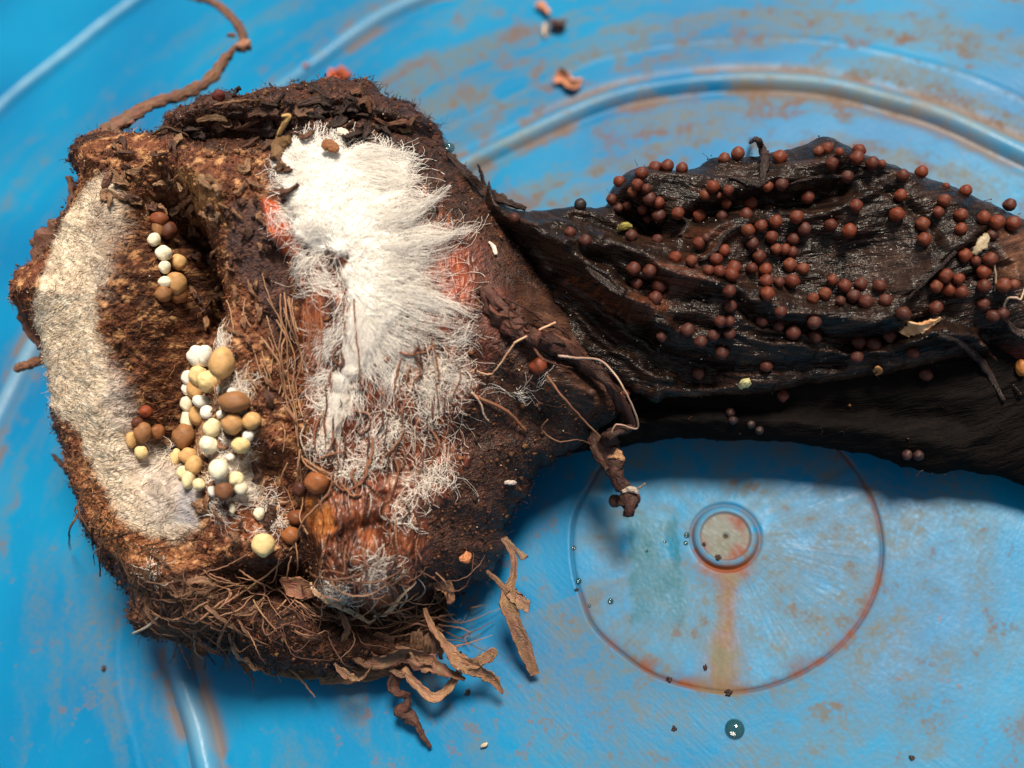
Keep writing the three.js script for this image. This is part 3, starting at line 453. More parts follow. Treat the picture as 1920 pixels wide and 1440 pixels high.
// A: the swollen base, cut open on the left, white mould on its flesh
const bodyA = makeBody({
  root: plant, D: 96.1, Hf: 10.5, wf: 17, pf: 2.1, Hb: 9.5, wb: 15, step: 0.125, rough: 0.75,
  outline: [[148, 300], [168, 264], [230, 256], [300, 258], [338, 216], [400, 186], [470, 180], [560, 167], [612, 153], [690, 157], [722, 182], [782, 207], [818, 240], [842, 284], [882, 334], [930, 392], [1000, 480], [1085, 565], [1165, 690], [1175, 750], [1095, 832], [1012, 880], [985, 922], [950, 985], [945, 1042], [902, 1085], [850, 1120], [826, 1180], [800, 1236], [700, 1246], [600, 1258], [500, 1240], [400, 1200], [335, 1192], [292, 1188], [258, 1160], [252, 1118], [215, 1068], [182, 1010], [165, 950], [140, 880], [118, 810], [106, 720], [96, 650], [66, 612], [42, 562], [44, 522], [80, 492], [112, 465], [136, 396], [168, 352], [152, 325]],
  strokes: [
    { p: [[300, 400], [340, 480], [360, 560], [345, 640], [320, 760], [300, 840]], w: 66, h: -5.8 },
    { p: [[330, 430], [352, 510], [362, 590]], w: 32, h: -4.6 },
    { p: [[372, 340], [398, 450], [415, 560], [432, 640]], w: 30, h: 1.4, below: 1 },
    { p: [[200, 400], [190, 560], [190, 700], [225, 840], [300, 920]], w: 40, h: 1.0 },
    { p: [[420, 680], [440, 800], [440, 900]], w: 50, h: 1.0 },
    { p: [[522, 480], [540, 640], [552, 800], [560, 980]], w: 24, h: -1.7 },
    { p: [[500, 900], [540, 1000], [560, 1060], [520, 1110]], w: 40, h: -3.0 },
    { p: [[690, 480]], w: 200, h: 1.6 },
    { p: [[600, 480], [620, 520]], w: 34, h: -1.2 },
    { p: [[345, 218], [450, 196], [560, 196], [700, 200], [780, 235]], w: 26, h: 1.6 },
    { p: [[370, 250], [450, 245], [520, 255]], w: 24, h: -2.0 }, { p: [[600, 205], [660, 215]], w: 14, h: -1.2 },
    { p: [[720, 235], [770, 245], [800, 255]], w: 15, h: -1.4 },
    { p: [[700, 1030]], w: 95, h: 3.4 }, { p: [[640, 1010], [690, 985], [740, 990]], w: 22, h: -1.2 },
    { p: [[620, 1170], [740, 1175], [820, 1140]], w: 42, h: -4.0 },
    { p: [[440, 1100], [540, 1120]], w: 40, h: -2.6 },
    { p: [[270, 1060], [340, 1100], [420, 1160]], w: 34, h: 1.6 },
    { p: [[900, 690], [960, 740], [1010, 790]], w: 34, h: -1.6 }, { p: [[940, 560], [990, 610], [1050, 690], [1110, 760]], w: 15, h: 1.0 },
    { p: [[830, 820], [960, 800]], w: 30, h: -0.8 }, { p: [[830, 930], [900, 960]], w: 30, h: 0.8 },
    { p: [[170, 300], [250, 275], [330, 300], [420, 350]], w: 34, h: 1.2 },
  ],
  regions: [
    { part: 'outer_skin', kind: 'crumb', c: [S(60, 34, 25), S(38, 23, 18), S(88, 52, 36)], mat: M.bark, fuzz: 1, amp: 1.1 },
    { part: 'husk_layer', label: 'light brown crumbly fibrous layer', p: [[140, 300], [230, 250], [320, 268], [420, 292], [505, 280], [540, 380], [545, 480], [580, 620], [590, 800], [560, 960], [520, 1050], [420, 1060], [300, 1080], [180, 1020], [130, 860], [95, 720], [30, 600], [40, 500], [110, 450]], kind: 'crumb', c: [S(106, 62, 42), S(72, 41, 30), S(152, 102, 68), S(184, 138, 96)], mat: M.crumb, fuzz: 1, amp: 1.1 },
    { part: 'husk_layer', p: [[110, 830], [150, 870], [220, 940], [300, 1020], [380, 1030], [400, 1060], [280, 1070], [190, 1020], [140, 900]], kind: 'crumb', c: [S(150, 98, 64), S(120, 74, 48), S(194, 146, 102)], mat: M.crumb, fuzz: 1, amp: 1 },
    { part: 'cavity', label: 'dark crumbly hollow in the cut end', p: [[205, 340], [300, 358], [345, 395], [378, 520], [398, 640], [365, 665], [350, 760], [335, 865], [262, 868], [232, 770], [212, 660], [203, 560], [232, 430]], kind: 'crumb', amp: 1.2, c: [S(82, 48, 33), S(52, 31, 23), S(124, 80, 50), S(152, 112, 76)], mat: M.cave, fuzz: 0.8, warp: 18 },
    { part: 'felt_rim', label: 'tan and grey velvety mould rim', p: [[184, 330], [214, 345], [222, 400], [203, 480], [190, 560], [192, 620], [206, 690], [222, 770], [240, 825], [272, 865], [337, 872], [362, 930], [368, 990], [322, 1016], [262, 1000], [218, 958], [178, 890], [142, 800], [92, 745], [76, 650], [66, 575], [88, 505], [108, 440], [140, 385]], kind: 'felt', c: [S(208, 190, 166), S(182, 164, 142), S(232, 218, 198)], mat: M.felt, fuzz: 0.7, warp: 18, s: 11 },
    { p: [[205, 345], [225, 400], [214, 470], [204, 560], [188, 540], [186, 470], [178, 400]], kind: 'felt', c: [S(156, 142, 128), S(122, 108, 96), S(186, 172, 158)], warp: 20, s: 24, fuzz: 0.7 },
    { p: [[215, 690], [240, 790], [275, 865], [335, 872], [360, 930], [364, 985], [325, 1005], [270, 960], [240, 880], [205, 760]], kind: 'felt', c: [S(178, 166, 156), S(150, 138, 128), S(204, 192, 180)], warp: 20, s: 26, fuzz: 0.6 },
    { part: 'husk_layer', p: [[325, 320], [400, 340], [420, 380], [400, 410], [345, 375]], kind: 'crumb', c: [S(182, 134, 84), S(150, 104, 64), S(206, 164, 112)], mat: M.crumb, fuzz: 1.2, amp: 0.7 },
    { p: [[436, 380], [500, 378], [532, 480], [545, 600], [520, 660], [490, 560], [445, 520], [418, 440]], kind: 'crumb', amp: 0.5, c: [S(78, 56, 52), S(60, 43, 41), S(100, 68, 56)], fuzz: 0.4 },
    { part: 'dark_skin', p: [[770, 220], [830, 280], [930, 392], [1000, 480], [1180, 690], [1180, 760], [1090, 845], [985, 925], [945, 1050], [840, 1125], [800, 1010], [870, 860], [905, 730], [890, 560], [840, 420], [775, 330], [700, 262]], kind: 'smooth', amp: 1.6, c: [S(56, 34, 26), S(36, 23, 19), S(80, 50, 38)], mat: M.bark, fuzz: 0.75, warp: 10 },
    { part: 'dark_skin', p: [[960, 520], [1090, 580], [1180, 690], [1180, 760], [1090, 780], [1000, 680]], kind: 'leaf', c: [S(74, 50, 40), S(52, 35, 29), S(98, 70, 56)], mat: M.leaf, warp: 16, s: 16 },
    { part: 'flesh', label: 'wet reddish brown flesh under the white mould', p: [[555, 470], [600, 420], [740, 290], [800, 350], [880, 470], [895, 560], [880, 640], [900, 720], [850, 790], [875, 860], [830, 940], [700, 925], [600, 940], [575, 800], [565, 640]], kind: 'string', amp: 1.1, c: [S(96, 45, 28), S(50, 26, 19), S(150, 82, 46)], mat: M.flesh, fuzz: 0.4 },
    { p: [[800, 440], [885, 470], [890, 570], [840, 580], [800, 520]], kind: 'string', amp: 0.8, c: [S(142, 66, 42), S(110, 49, 34), S(172, 94, 60)], warp: 16, s: 14 },
    { p: [[865, 430], [905, 540], [900, 700], [960, 600], [920, 460]], kind: 'crumb', amp: 0.4, c: [S(96, 52, 42), S(72, 42, 36), S(112, 62, 48)], s: 16 },
    { p: [[566, 560], [606, 545], [612, 690], [585, 830], [562, 700]], kind: 'wet', amp: 0.4, c: [S(140, 74, 42), S(104, 54, 34), S(170, 98, 58)], s: 16, warp: 30 },
    { part: 'orange_flesh', label: 'bright orange bare flesh', p: [[498, 376], [524, 384], [546, 420], [576, 455], [562, 482], [530, 476], [506, 436]], kind: 'smooth', amp: 1.5, c: [S(192, 88, 44), S(164, 66, 34), S(208, 116, 66)], mat: M.flesh, warp: 6, s: 4, dh: 0.3 },
    { part: 'wet_lump', label: 'glossy pinkish brown wet lump of flesh', p: [[588, 935], [650, 915], [740, 930], [800, 960], [808, 1030], [775, 1085], [745, 1132], [690, 1156], [625, 1120], [602, 1070], [580, 1010]], kind: 'string', amp: 1.6, c: [S(112, 60, 38), S(66, 35, 25), S(164, 98, 62)], mat: M.wet, warp: 10, s: 6 },
    { p: [[680, 1070], [760, 1030], [790, 1060], [740, 1125], [690, 1140]], kind: 'wet', amp: 0.4, c: [S(168, 96, 62), S(140, 76, 48), S(190, 126, 90)], s: 10 },
    { p: [[560, 940], [620, 950], [640, 980], [600, 1010], [570, 990]], kind: 'wet', c: [S(170, 100, 48), S(140, 76, 38), S(190, 128, 70)], s: 8 },
    { part: 'dry_scales', p: [[245, 1080], [420, 1062], [560, 1095], [620, 1130], [700, 1165], [830, 1130], [830, 1250], [600, 1270], [400, 1210], [250, 1180]], kind: 'crumb', c: [S(62, 36, 26), S(34, 21, 17), S(100, 62, 43)], mat: M.crumb, fuzz: 1 },
    { part: 'dry_scales', p: [[232, 1050], [400, 1090], [430, 1168], [335, 1196], [255, 1165]], kind: 'crumb', amp: 0.5, c: [S(104, 72, 54), S(78, 52, 41), S(134, 98, 76)], mat: M.crumb, fuzz: 0.5 },
    { part: 'mould_mat', label: 'dense white woolly mould mat', p: [[528, 288], [560, 268], [606, 264], [690, 288], [758, 308], [778, 345], [745, 395], [760, 450], [750, 520], [770, 575], [725, 610], [705, 660], [668, 700], [652, 640], [660, 560], [650, 490], [600, 475], [560, 445], [570, 405], [540, 360]], kind: 'wool', c: [S(252, 249, 244), S(246, 241, 233), S(254, 252, 248)], mat: M.wool, warp: 26, s: 8, dh: 0.4, amp: 0.3 },
    { p: [[640, 690], [668, 690], [650, 760], [625, 830], [600, 840], [620, 770]], kind: 'wool', c: [S(232, 220, 204), S(214, 190, 168), S(240, 232, 222)], warp: 16, s: 8, dh: 0.3, holes: 0.2, amp: 0.5 },
    { p: [[760, 680], [880, 690], [870, 740], [780, 745]], kind: 'wool', c: [S(200, 180, 165), S(170, 130, 110), S(220, 205, 192)], warp: 40, s: 16, holes: 0.02, amp: 0.5 },
    { p: [[740, 860], [850, 860], [850, 910], [780, 945], [730, 930]], kind: 'string', c: [S(130, 84, 62), S(84, 46, 33), S(206, 180, 160)], warp: 40, s: 16, holes: 0.05, amp: 0.6 },
    { p: [[395, 610], [420, 615], [436, 645], [400, 660]], kind: 'wool', c: [S(226, 208, 180), S(206, 180, 146), S(236, 224, 202)], warp: 14, s: 8, amp: 0.4 },
    { p: [[330, 660], [470, 690], [480, 860], [470, 930], [345, 910], [330, 800]], kind: 'crumb', c: [S(150, 116, 84), S(110, 76, 52), S(214, 196, 168)], warp: 20, s: 14, fuzz: 0.6, amp: 0.6 },
    { p: [[385, 830], [460, 860], [470, 940], [400, 930]], kind: 'wool', c: [S(224, 210, 190), S(190, 166, 140), S(236, 228, 216)], warp: 20, s: 12, amp: 0.5 },
    { p: [[330, 880], [364, 900], [372, 985], [330, 980]], kind: 'felt', c: [S(150, 146, 148), S(130, 124, 126), S(170, 166, 166)], warp: 8, s: 10 },
    { p: [[380, 955], [480, 950], [505, 1010], [440, 1025]], kind: 'crumb', amp: 0.6, c: [S(150, 84, 46), S(108, 60, 38), S(196, 150, 120)], warp: 14, s: 8, fuzz: 0.6 },
  ],
});
// ---------------------------------------------------------------- mould threads, roots, scraps and crumbs of the plant (all parts of it)
const A = bodyA, toA = (x, y) => A.L([x, y]);
const vary = (c, k = 0.2) => { const f = 1 + rs() * k; return c.map(v => v * f); };
{ // white mould threads: sheaves that leave the mat and cling to the flesh, some lifted into small webs
  // from, to, bow, spread at the start, spread at the end, how many, lift of the middle (mm), of the tip
  const T = [
    [640, 310, 776, 300, -10, 26, 8, 170, .5, .2], [660, 330, 784, 345, 12, 24, 5, 130, .5, .3], [650, 300, 770, 330, 6, 30, 14, 140, .4, .1],
    [690, 430, 820, 376, 14, 40, 5, 260, 1.3, 1.3], [720, 400, 822, 380, -6, 20, 7, 120, 1.1, 1.2], [700, 380, 800, 420, 6, 30, 22, 120, .5, .2],
    [700, 470, 869, 441, 10, 32, 4, 300, 1.2, 1.0], [740, 430, 866, 437, 12, 20, 6, 130, 1.1, 1.0], [720, 480, 850, 468, 14, 26, 18, 150, .7, .4],
    [705, 490, 835, 505, 8, 26, 24, 170, .5, .1], [705, 520, 850, 545, 6, 24, 24, 170, .5, .1], [700, 540, 880, 588, -8, 16, 8, 240, .7, .3], [740, 560, 850, 590, -4, 10, 8, 160, .6, .2],
    [700, 560, 870, 620, 10, 20, 24, 160, .4, .1], [700, 580, 835, 660, 12, 18, 26, 170, .4, .1], [695, 590, 790, 690, 12, 16, 20, 150, .4, .1], [690, 600, 740, 720, 14, 12, 14, 140, .4, .1], [690, 600, 700, 720, 8, 12, 16, 110, .3, .1],
    [690, 560, 668, 690, 6, 14, 9, 200, .5, .3], [664, 650, 632, 790, 8, 12, 7, 240, .4, .3], [655, 740, 618, 850, 6, 9, 9, 65, .3, .2], [668, 690, 676, 790, 4, 6, 12, 60, .2, .1],
    [650, 540, 580, 500, -12, 26, 20, 65, .4, .1], [650, 560, 560, 530, 10, 22, 22, 60, .4, .1], [650, 590, 600, 660, -10, 22, 20, 60, .3, .1], [640, 620, 585, 700, 8, 18, 18, 45, .3, .1], [600, 470, 556, 520, 6, 20, 10, 110, .4, .2],
    [600, 350, 526, 330, 6, 26, 18, 120, .4, .1], [600, 300, 540, 276, -6, 22, 14, 110, .4, .2], [590, 400, 528, 400, 8, 20, 20, 100, .4, .1], [640, 290, 620, 262, 2, 26, 20, 90, .4, .2], [610, 420, 560, 455, 4, 18, 14, 90, .4, .2], [545, 400, 512, 425, 6, 10, 20, 40, .2, .05],
    [830, 650, 880, 605, 12, 14, 16, 90, .4, .2], [830, 690, 885, 720, 8, 20, 12, 110, .3, .2], [790, 700, 850, 760, 8, 18, 22, 90, .3, .1], [760, 660, 730, 760, 8, 16, 16, 90, .3, .1], [640, 700, 580, 720, 4, 14, 16, 80, .3, .1], [590, 740, 640, 760, 4, 14, 16, 60, .2, .1], [730, 780, 700, 840, 6, 12, 18, 60, .2, .1],
    [885, 735, 960, 735, -6, 6, 3, 14, .4, .6], [960, 738, 1000, 730, 4, 10, 12, 46, .6, .6], [1000, 730, 1030, 692, 4, 2, 2, 8, .6, .8],
  ];
  const sh = new Shell();
  for (const [x0, y0, x1, y1, bow, s0, s1, n, up, tip] of T) {
    const dx = x1 - x0, dy = y1 - y0, l = Math.hypot(dx, dy), nx = -dy / l, ny = dx / l, p0 = toA(x0, y0), p1 = toA(x1, y1), pn = [(p1[1] - p0[1]), -(p1[0] - p0[0])], pl = Math.hypot(...pn); pn[0] /= -pl; pn[1] /= -pl;
    const km = 0.0475;
    for (let k = 0; k < n * (x1 > 800 ? 0.42 : 0.62); k++) {
      const g0 = (rnd() + rnd() - 1) * s0 * km * 1.2, g1 = (rnd() + rnd() - 1) * s1 * km * 1.9, f0 = rnd() * 0.55, f1 = 0.5 + 0.62 * rnd(), bw = bow * km * (0.5 + rnd()) + rs() * 0.35, ph = rnd() * 20, lf = up * (0.3 + rnd() * 0.9), pts = [], m = 9;
      for (let q = 0; q <= m; q++) {
        const t = lerp(f0, f1, q / m), o = lerp(g0, g1, t) + bw * Math.sin(t * 3.14) + 0.34 * noise(t * 3.4 + ph, ph, 2) + 0.07 * noise(t * 16 + ph, ph, 5);
        const a = lerp(p0[0], p1[0], t) + pn[0] * o, b = lerp(p0[1], p1[1], t) + pn[1] * o;
        pts.push(A.surf(a, b, 0.06 + lf * Math.sin(Math.min(1, q / m * 1.15) * 3.0) * 0.6 + tip * t * t * 0.8 + 0.05 * noise(t * 9, ph, 8)));
      }
      const r = 0.009 + 0.016 * rnd() * rnd(), c = vary(S(250, 245, 238), 0.06);
      sh.strap(pts, t => r * (1.1 - 0.6 * t), t => r * (1.1 - 0.6 * t), () => c, { sides: 3 });
      if (rnd() < 0.4) { let [a, b] = [lerp(p0[0], p1[0], f1 * 0.7) + pn[0] * g1 * 0.7, lerp(p0[1], p1[1], f1 * 0.7) + pn[1] * g1 * 0.7], an = Math.atan2(p1[1] - p0[1], p1[0] - p0[0]) + rs() * 1.1; const side = [], cu = rs() * 0.25; for (let q = 0; q < 6; q++) { side.push(A.surf(a, b, 0.05 + (up + tip) * 0.35 * rnd())); a += Math.cos(an) * 0.34; b += Math.sin(an) * 0.34; an += cu + rs() * 0.2; } sh.strap(side, r * 0.7, r * 0.7, () => c, { sides: 3 }); }
    }
  }
  // a thin veil of single threads over the wet flesh, down to its lower edge
  for (let k = 0; k < 750; k++) {
    const x = 570 + rnd() * 310, y = 420 + rnd() * 480; if (fbm(x * 0.012, y * 0.012, 61, 3) < -0.06) continue;
    let [a, b] = toA(x, y), an = Math.atan2(y - 560, x - 690) + rs() * 0.9; const pts = [], l = 0.25 + 0.35 * rnd(), cu = rs() * 0.3; for (let q = 0; q < 7; q++) { pts.push(A.surf(a, b, 0.05 + 0.12 * rnd())); a += Math.cos(an) * l; b += Math.sin(an) * l; an += cu + rs() * 0.25; }
    const r = 0.009 + 0.011 * rnd(), c = vary(S(240, 228, 216), 0.08); sh.strap(pts, r, r, () => c, { sides: 3 });
  }
  // tufts of white fuzz scattered lower down
  for (const [x0, y0, rr, n] of [[840, 690, 30, 100], [796, 722, 36, 110], [740, 800, 26, 70], [612, 760, 22, 90], [602, 835, 24, 80], [826, 890, 32, 80], [786, 905, 28, 70], [716, 1062, 40, 120], [642, 1110, 26, 90], [620, 1124, 22, 60], [482, 940, 20, 60], [412, 640, 16, 90], [502, 990, 16, 60], [420, 900, 30, 110], [440, 830, 26, 80], [455, 722, 18, 60], [800, 775, 18, 60], [700, 860, 26, 70], [655, 880, 30, 70], [760, 960, 30, 60], [420, 960, 20, 40], [300, 1062, 16, 30], [270, 860, 20, 50]])
    for (let k = 0; k < n; k++) {
      let [a, b] = toA(x0 + (rnd() + rnd() - 1) * rr, y0 + (rnd() + rnd() - 1) * rr), an = rnd() * 6.28; const pts = [], cu = rs() * 0.5, l = 0.14 + 0.22 * rnd(), lf = 0.1 + 0.25 * rnd(); for (let q = 0; q < 7; q++) { pts.push(A.surf(a, b, 0.03 + lf * Math.sin(q / 6 * 2.9))); a += Math.cos(an) * l; b += Math.sin(an) * l; an += cu + rs() * 0.4; }
      const r = 0.01 + 0.012 * rnd(), c = vary(S(244, 236, 226), 0.06); sh.strap(pts, r, r, () => c, { sides: 3 });
    }
  // short curls that make the mat woolly
  const mat = [[530, 290], [606, 266], [690, 290], [758, 308], [775, 345], [745, 395], [765, 450], [760, 520], [770, 575], [725, 615], [700, 660], [666, 700], [645, 640], [655, 560], [640, 490], [600, 470], [556, 440], [570, 400], [535, 360]].map(p => toA(...p));
  const lo = [Math.min(...mat.map(p => p[0])), Math.min(...mat.map(p => p[1]))], hi = [Math.max(...mat.map(p => p[0])), Math.max(...mat.map(p => p[1]))];
  for (let k = 0; k < 3200; k++) {
    let a = lerp(lo[0], hi[0], rnd()), b = lerp(lo[1], hi[1], rnd()); const sd = signedDist(a, b, mat) + 0.7 * fbm(a * 0.6, b * 0.6, 3, 3);
    if (sd < -0.5 || fbm(a * 0.5, b * 0.5, 77, 3) > 0.28) continue;
    let an = Math.atan2(b - (lo[1] + hi[1]) * 0.5, a - (lo[0] + hi[0]) * 0.52) + rs() * 1.0; const pts = [], l = 0.25 + 0.35 * rnd(), lf = 0.04 + rnd() * 0.16, cu = rs() * 0.35;
    for (let q = 0; q < 6; q++) { pts.push(A.surf(a, b, 0.03 + lf * Math.sin(q / 5 * 2.9))); a += Math.cos(an) * l; b += Math.sin(an) * l; an += cu + rs() * 0.35; }
    const r = 0.012 + 0.014 * rnd() * rnd(), c = vary(S(251, 247, 240), 0.05); sh.strap(pts, r, r, () => c, { sides: 3 });
  }
  part(plant, 'mould_thread', sh.geo(), M.thread, 'fine white mould threads spreading over the red flesh', 'stuff');
}
{ // brown fuzz, hairs and crumbs
  const hair = new Shell(), crumb = new Shell();
  for (const B of bodies) {
    const area = B.nx * B.ny, n = B === A ? 76000 : 9000;
    for (let k = 0; k < n; k++) {
      const i = 1 + Math.floor(rnd() * (B.nx - 2)), j = 1 + Math.floor(rnd() * (B.ny - 2)), q = j * B.nx + i; if (B.sd[q] <= 0.05 || rnd() > B.fuzz[q] * 0.55) continue;
      let a = B.A0 + i * B.st + rs() * B.st, b = B.B0 + j * B.st + rs() * B.st; const c0 = B.color(a, b), kind = rnd();
      if (kind < 0.62) {
        const skin = B === A && a > -10, l = (0.12 + 0.3 * rnd() * rnd() * 2) * (skin ? 1.5 : 1), lf = (0.05 + 0.3 * rnd() * rnd()) * (skin ? 0.6 : 1), pts = []; let an = skin ? -0.5 + rs() * 0.9 : rnd() * 6.28; const cu = rs() * 0.9, m = 5;
        for (let s = 0; s < m; s++) { pts.push(B.surf(a, b, -0.04 + lf * s / 2 * (kind < 0.3 ? 1 : (s < 3 ? 1 : 0.4)))); a += Math.cos(an) * l * 0.6; b += Math.sin(an) * l * 0.6; an += cu + rs() * 0.4; }
        const f = rnd() < 0.3 ? 1.7 : 0.55 + rnd() * 0.8, c = mix3(c0, S(150, 88, 52), rnd() * 0.35).map(v => Math.min(0.7, v * f)), r = 0.02 + 0.035 * rnd() * rnd();
        hair.strap(pts, t => r * (1 - 0.5 * t), t => r * (1 - 0.5 * t), () => c, { sides: 3 });
      } else if (c0[0] > 0.26 && c0[2] > 0.1) { // on the velvet: only pale nap, no grit
        const pts = []; let an = 2.3 + rs() * 0.8; const l = 0.1 + 0.16 * rnd(); for (let s = 0; s < 4; s++) { pts.push(B.surf(a, b, 0.02 + 0.1 * s * rnd())); a += Math.cos(an) * l; b += Math.sin(an) * l; an += rs() * 0.3; } const f = rnd() < 0.12 ? 0.3 : 0.75 + 0.4 * rnd(), c = c0.map(v => v * f); hair.strap(pts, 0.018, 0.018, () => c, { sides: 3 });
      } else if (kind < 0.97) {
        const r = 0.07 + 0.22 * rnd() * rnd() * rnd() * 1.6; crumb.chunk(B.surf(a, b, r * 0.4), r, mix3(c0, rnd() < 0.5 ? S(60, 36, 26) : S(150, 104, 66), rnd() * 0.5), [1, 0.6 + rnd() * 0.5, 1]);
      } else if (rnd() < 0.2) crumb.chunk(B.surf(a, b, 0.05), 0.05 + 0.06 * rnd(), S(196, 176, 150));
    }
    // the ragged outline: hairs and grit that stand off the edge
    const e = B.line, per = B === A ? 2 : 0.12;
    for (let k = 0; k < e.length * per; k++) {
      const i = Math.floor(rnd() * e.length), p = e[i], o = e[(i + 1) % e.length], tx = o[0] - p[0], ty = o[1] - p[1], l = Math.hypot(tx, ty) || 1, sgn = B.bil(B.sd, p[0] + ty / l * 0.5, p[1] - tx / l * 0.5) > 0 ? -1 : 1, ox = ty / l * sgn, oy = -tx / l * sgn;
      const c = vary(mix3(B.color(p[0] - ox * 0.5, p[1] - oy * 0.5), S(70, 46, 32), 0.5), 0.4), r = 0.05 + 0.16 * rnd() * rnd(), z = B.D - (bodies.length ? B.bil(B.H, p[0] - ox * 0.2, p[1] - oy * 0.2) : 0) + rs() * 0.6;
      if (rnd() < 0.6) crumb.chunk(world(p[0] + ox * 0.05, p[1] + oy * 0.05, z), r, c);
      else { const pts = []; let an = Math.atan2(oy, ox) + rs() * 1.1; let a = p[0] - ox * 0.1, b = p[1] - oy * 0.1; const ln = 0.12 + 0.3 * rnd() * rnd(); for (let s = 0; s < 4; s++) { pts.push(world(a, b, z + s * 0.05 * rs())); a += Math.cos(an) * ln; b += Math.sin(an) * ln; an += rs() * 0.6; } const w = 0.025 + 0.03 * rnd(); hair.strap(pts, t => w * (1 - 0.6 * t), t => w * (1 - 0.6 * t), () => c, { sides: 3 }); }
    }
  }
  // pale specks on the leaf, standing in for its wet sparkle
  for (let k = 0; k < 130; k++) { const x = 1040 + rnd() * 880, y = 300 + rnd() * 430, h = bodyB.hit(x, y); if (h) crumb.chunk(bodyB.surf(h.a, h.b, 0.03), 0.04 + 0.07 * rnd() * rnd(), S(200, 188, 172)); }
  part(plant, 'fibre', hair.geo(), M.strand, null, 'stuff'); part(plant, 'crumb', crumb.geo(), M.crumb, null, 'stuff');
}
// ---- roots, straps and dry scales. Points: [x, y, height over the lid in mm] or, with on = true, [x, y, lift off the skin]
function strapOf(name, pts, w, t, c, o = {}) {
  const m = o.per ?? 7, P = catmull(pts.map((p, i) => [...((p[3] ?? o.on) ? onto(p[0], p[1], p[2]) : free(p[0], p[1], p[2])), w[Math.min(i, w.length - 1)] * 0.5 * 0.048]), m);
  const W = P.map(p => p[3]), at3 = P.map(p => [p[0] + (o.jit ?? 0.04) * rs(), p[1] + (o.jit ?? 0.04) * rs(), p[2] + (o.jit ?? 0.04) * rs()]), n = P.length - 1, pick = k => W[Math.round(k * n)], ph = rnd() * 50;
  const dull = v => { const g = 0.3 * v[0] + 0.6 * v[1] + 0.1 * v[2]; return mix3(v, [g, g, g], 0.22); }, C = (Array.isArray(c[0]) ? [...c] : [c, c]).map(dull); if (name === 'dry_scale' || name === 'thin_leaf') { C.sort((u, v) => u[1] - v[1]); C[1] = mix3(C[1], S(190, 150, 110), 0.25); o = { edge: 0.55, ...o }; }
  const sh = new Shell(); sh.strap(at3, k => Math.max(0.03, pick(k)), k => Math.min(t, 0.3 + pick(k)) * (o.round ? pick(k) / t : 1), (k, x, y) => mix3(C[0], C[1], clamp(0.5 + 1.1 * fbm(k * n * 0.12 + ph, x * 5, y * 1.5, 3) + 0.6 * fbm(k * n * 0.4 + ph, x * 1.2, y, 2) + (o.edge ?? 0) * (Math.abs(x) > 0.8 ? 1 : 0))).map(v => v * (0.85 + 0.3 * rnd())), { sides: o.sides ?? 14, twist: o.twist ?? 0, curl: o.curl ?? 0, rough: o.rough ?? 0.25, up: o.up ?? null, uv: 0.15 });
  return part(plant, name, sh.geo(), o.mat ?? M.dry, o.label);
}
const brownA = S(118, 66, 40), brownB = S(84, 48, 32), tanA = S(158, 110, 72), tanB = S(196, 156, 112), dk = S(58, 36, 28), dk2 = S(84, 54, 40);
strapOf('dry_root', [[206, 340, 0.2, 1], [176, 318, 25.6], [162, 296, 26.4], [178, 266, 26.8], [210, 240, 26.2], [252, 214, 25.4], [292, 192, 24], [350, 174, 22.4], [398, 145, 21], [424, 110, 20.2], [440, 90, 19.8], [457, 78, 19.4], [446, 48, 18.6], [424, 22, 18], [398, 4, 17.4], [352, -8, 17]], [46, 62, 62, 54, 42, 32, 26, 26, 24, 22, 12, 24, 28, 26, 22, 20], 0.4, [S(92, 56, 38), S(132, 86, 60)], { twist: t => 0.5 * Math.sin(t * 7), rough: 0.42, label: 'long curved dried root strip' });
strapOf('root_knot', [[446, 92, 19.7], [458, 84, 19.7], [466, 90, 19.7]], [14, 30, 10], 0.45, [S(150, 92, 60), S(176, 116, 80)], { rough: 0.5 });
strapOf('root_knot', [[440, 66, 19], [426, 66, 19]], [14, 5], 0.2, brownA);
strapOf('scrap', [[130, 332, 25], [136, 360, 24.4], [130, 400, 23.6], [106, 438, 22.8], [84, 470, 22], [80, 520, 21.2]], [9, 14, 22, 46, 52, 30], 0.5, [S(96, 58, 42), S(124, 80, 58)], { rough: 0.5, twist: 0.6 });
strapOf('scrap', [[62, 452, 22], [80, 462, 22.2], [110, 450, 22.8]], [8, 30, 34], 0.4, [dk2, S(110, 70, 50)], { rough: 0.6 });
strapOf('scrap', [[32, 690, 17.6], [52, 684, 17.9], [78, 674, 18.3], [108, 654, 19]], [14, 18, 20, 30], 0.4, [S(96, 54, 36), S(160, 104, 62)], { rough: 0.45 });
strapOf('scrap', [[100, 852, 12], [112, 868, 12], [130, 882, 12]], [3, 10, 22], 0.3, [dk, dk2], { rough: 0.6 });
strapOf('scrap', [[48, 540, 20.8], [60, 600, 19.8], [88, 650, 19]], [20, 44, 28], 0.8, [S(110, 62, 44), S(140, 86, 60)], { rough: 0.5 });
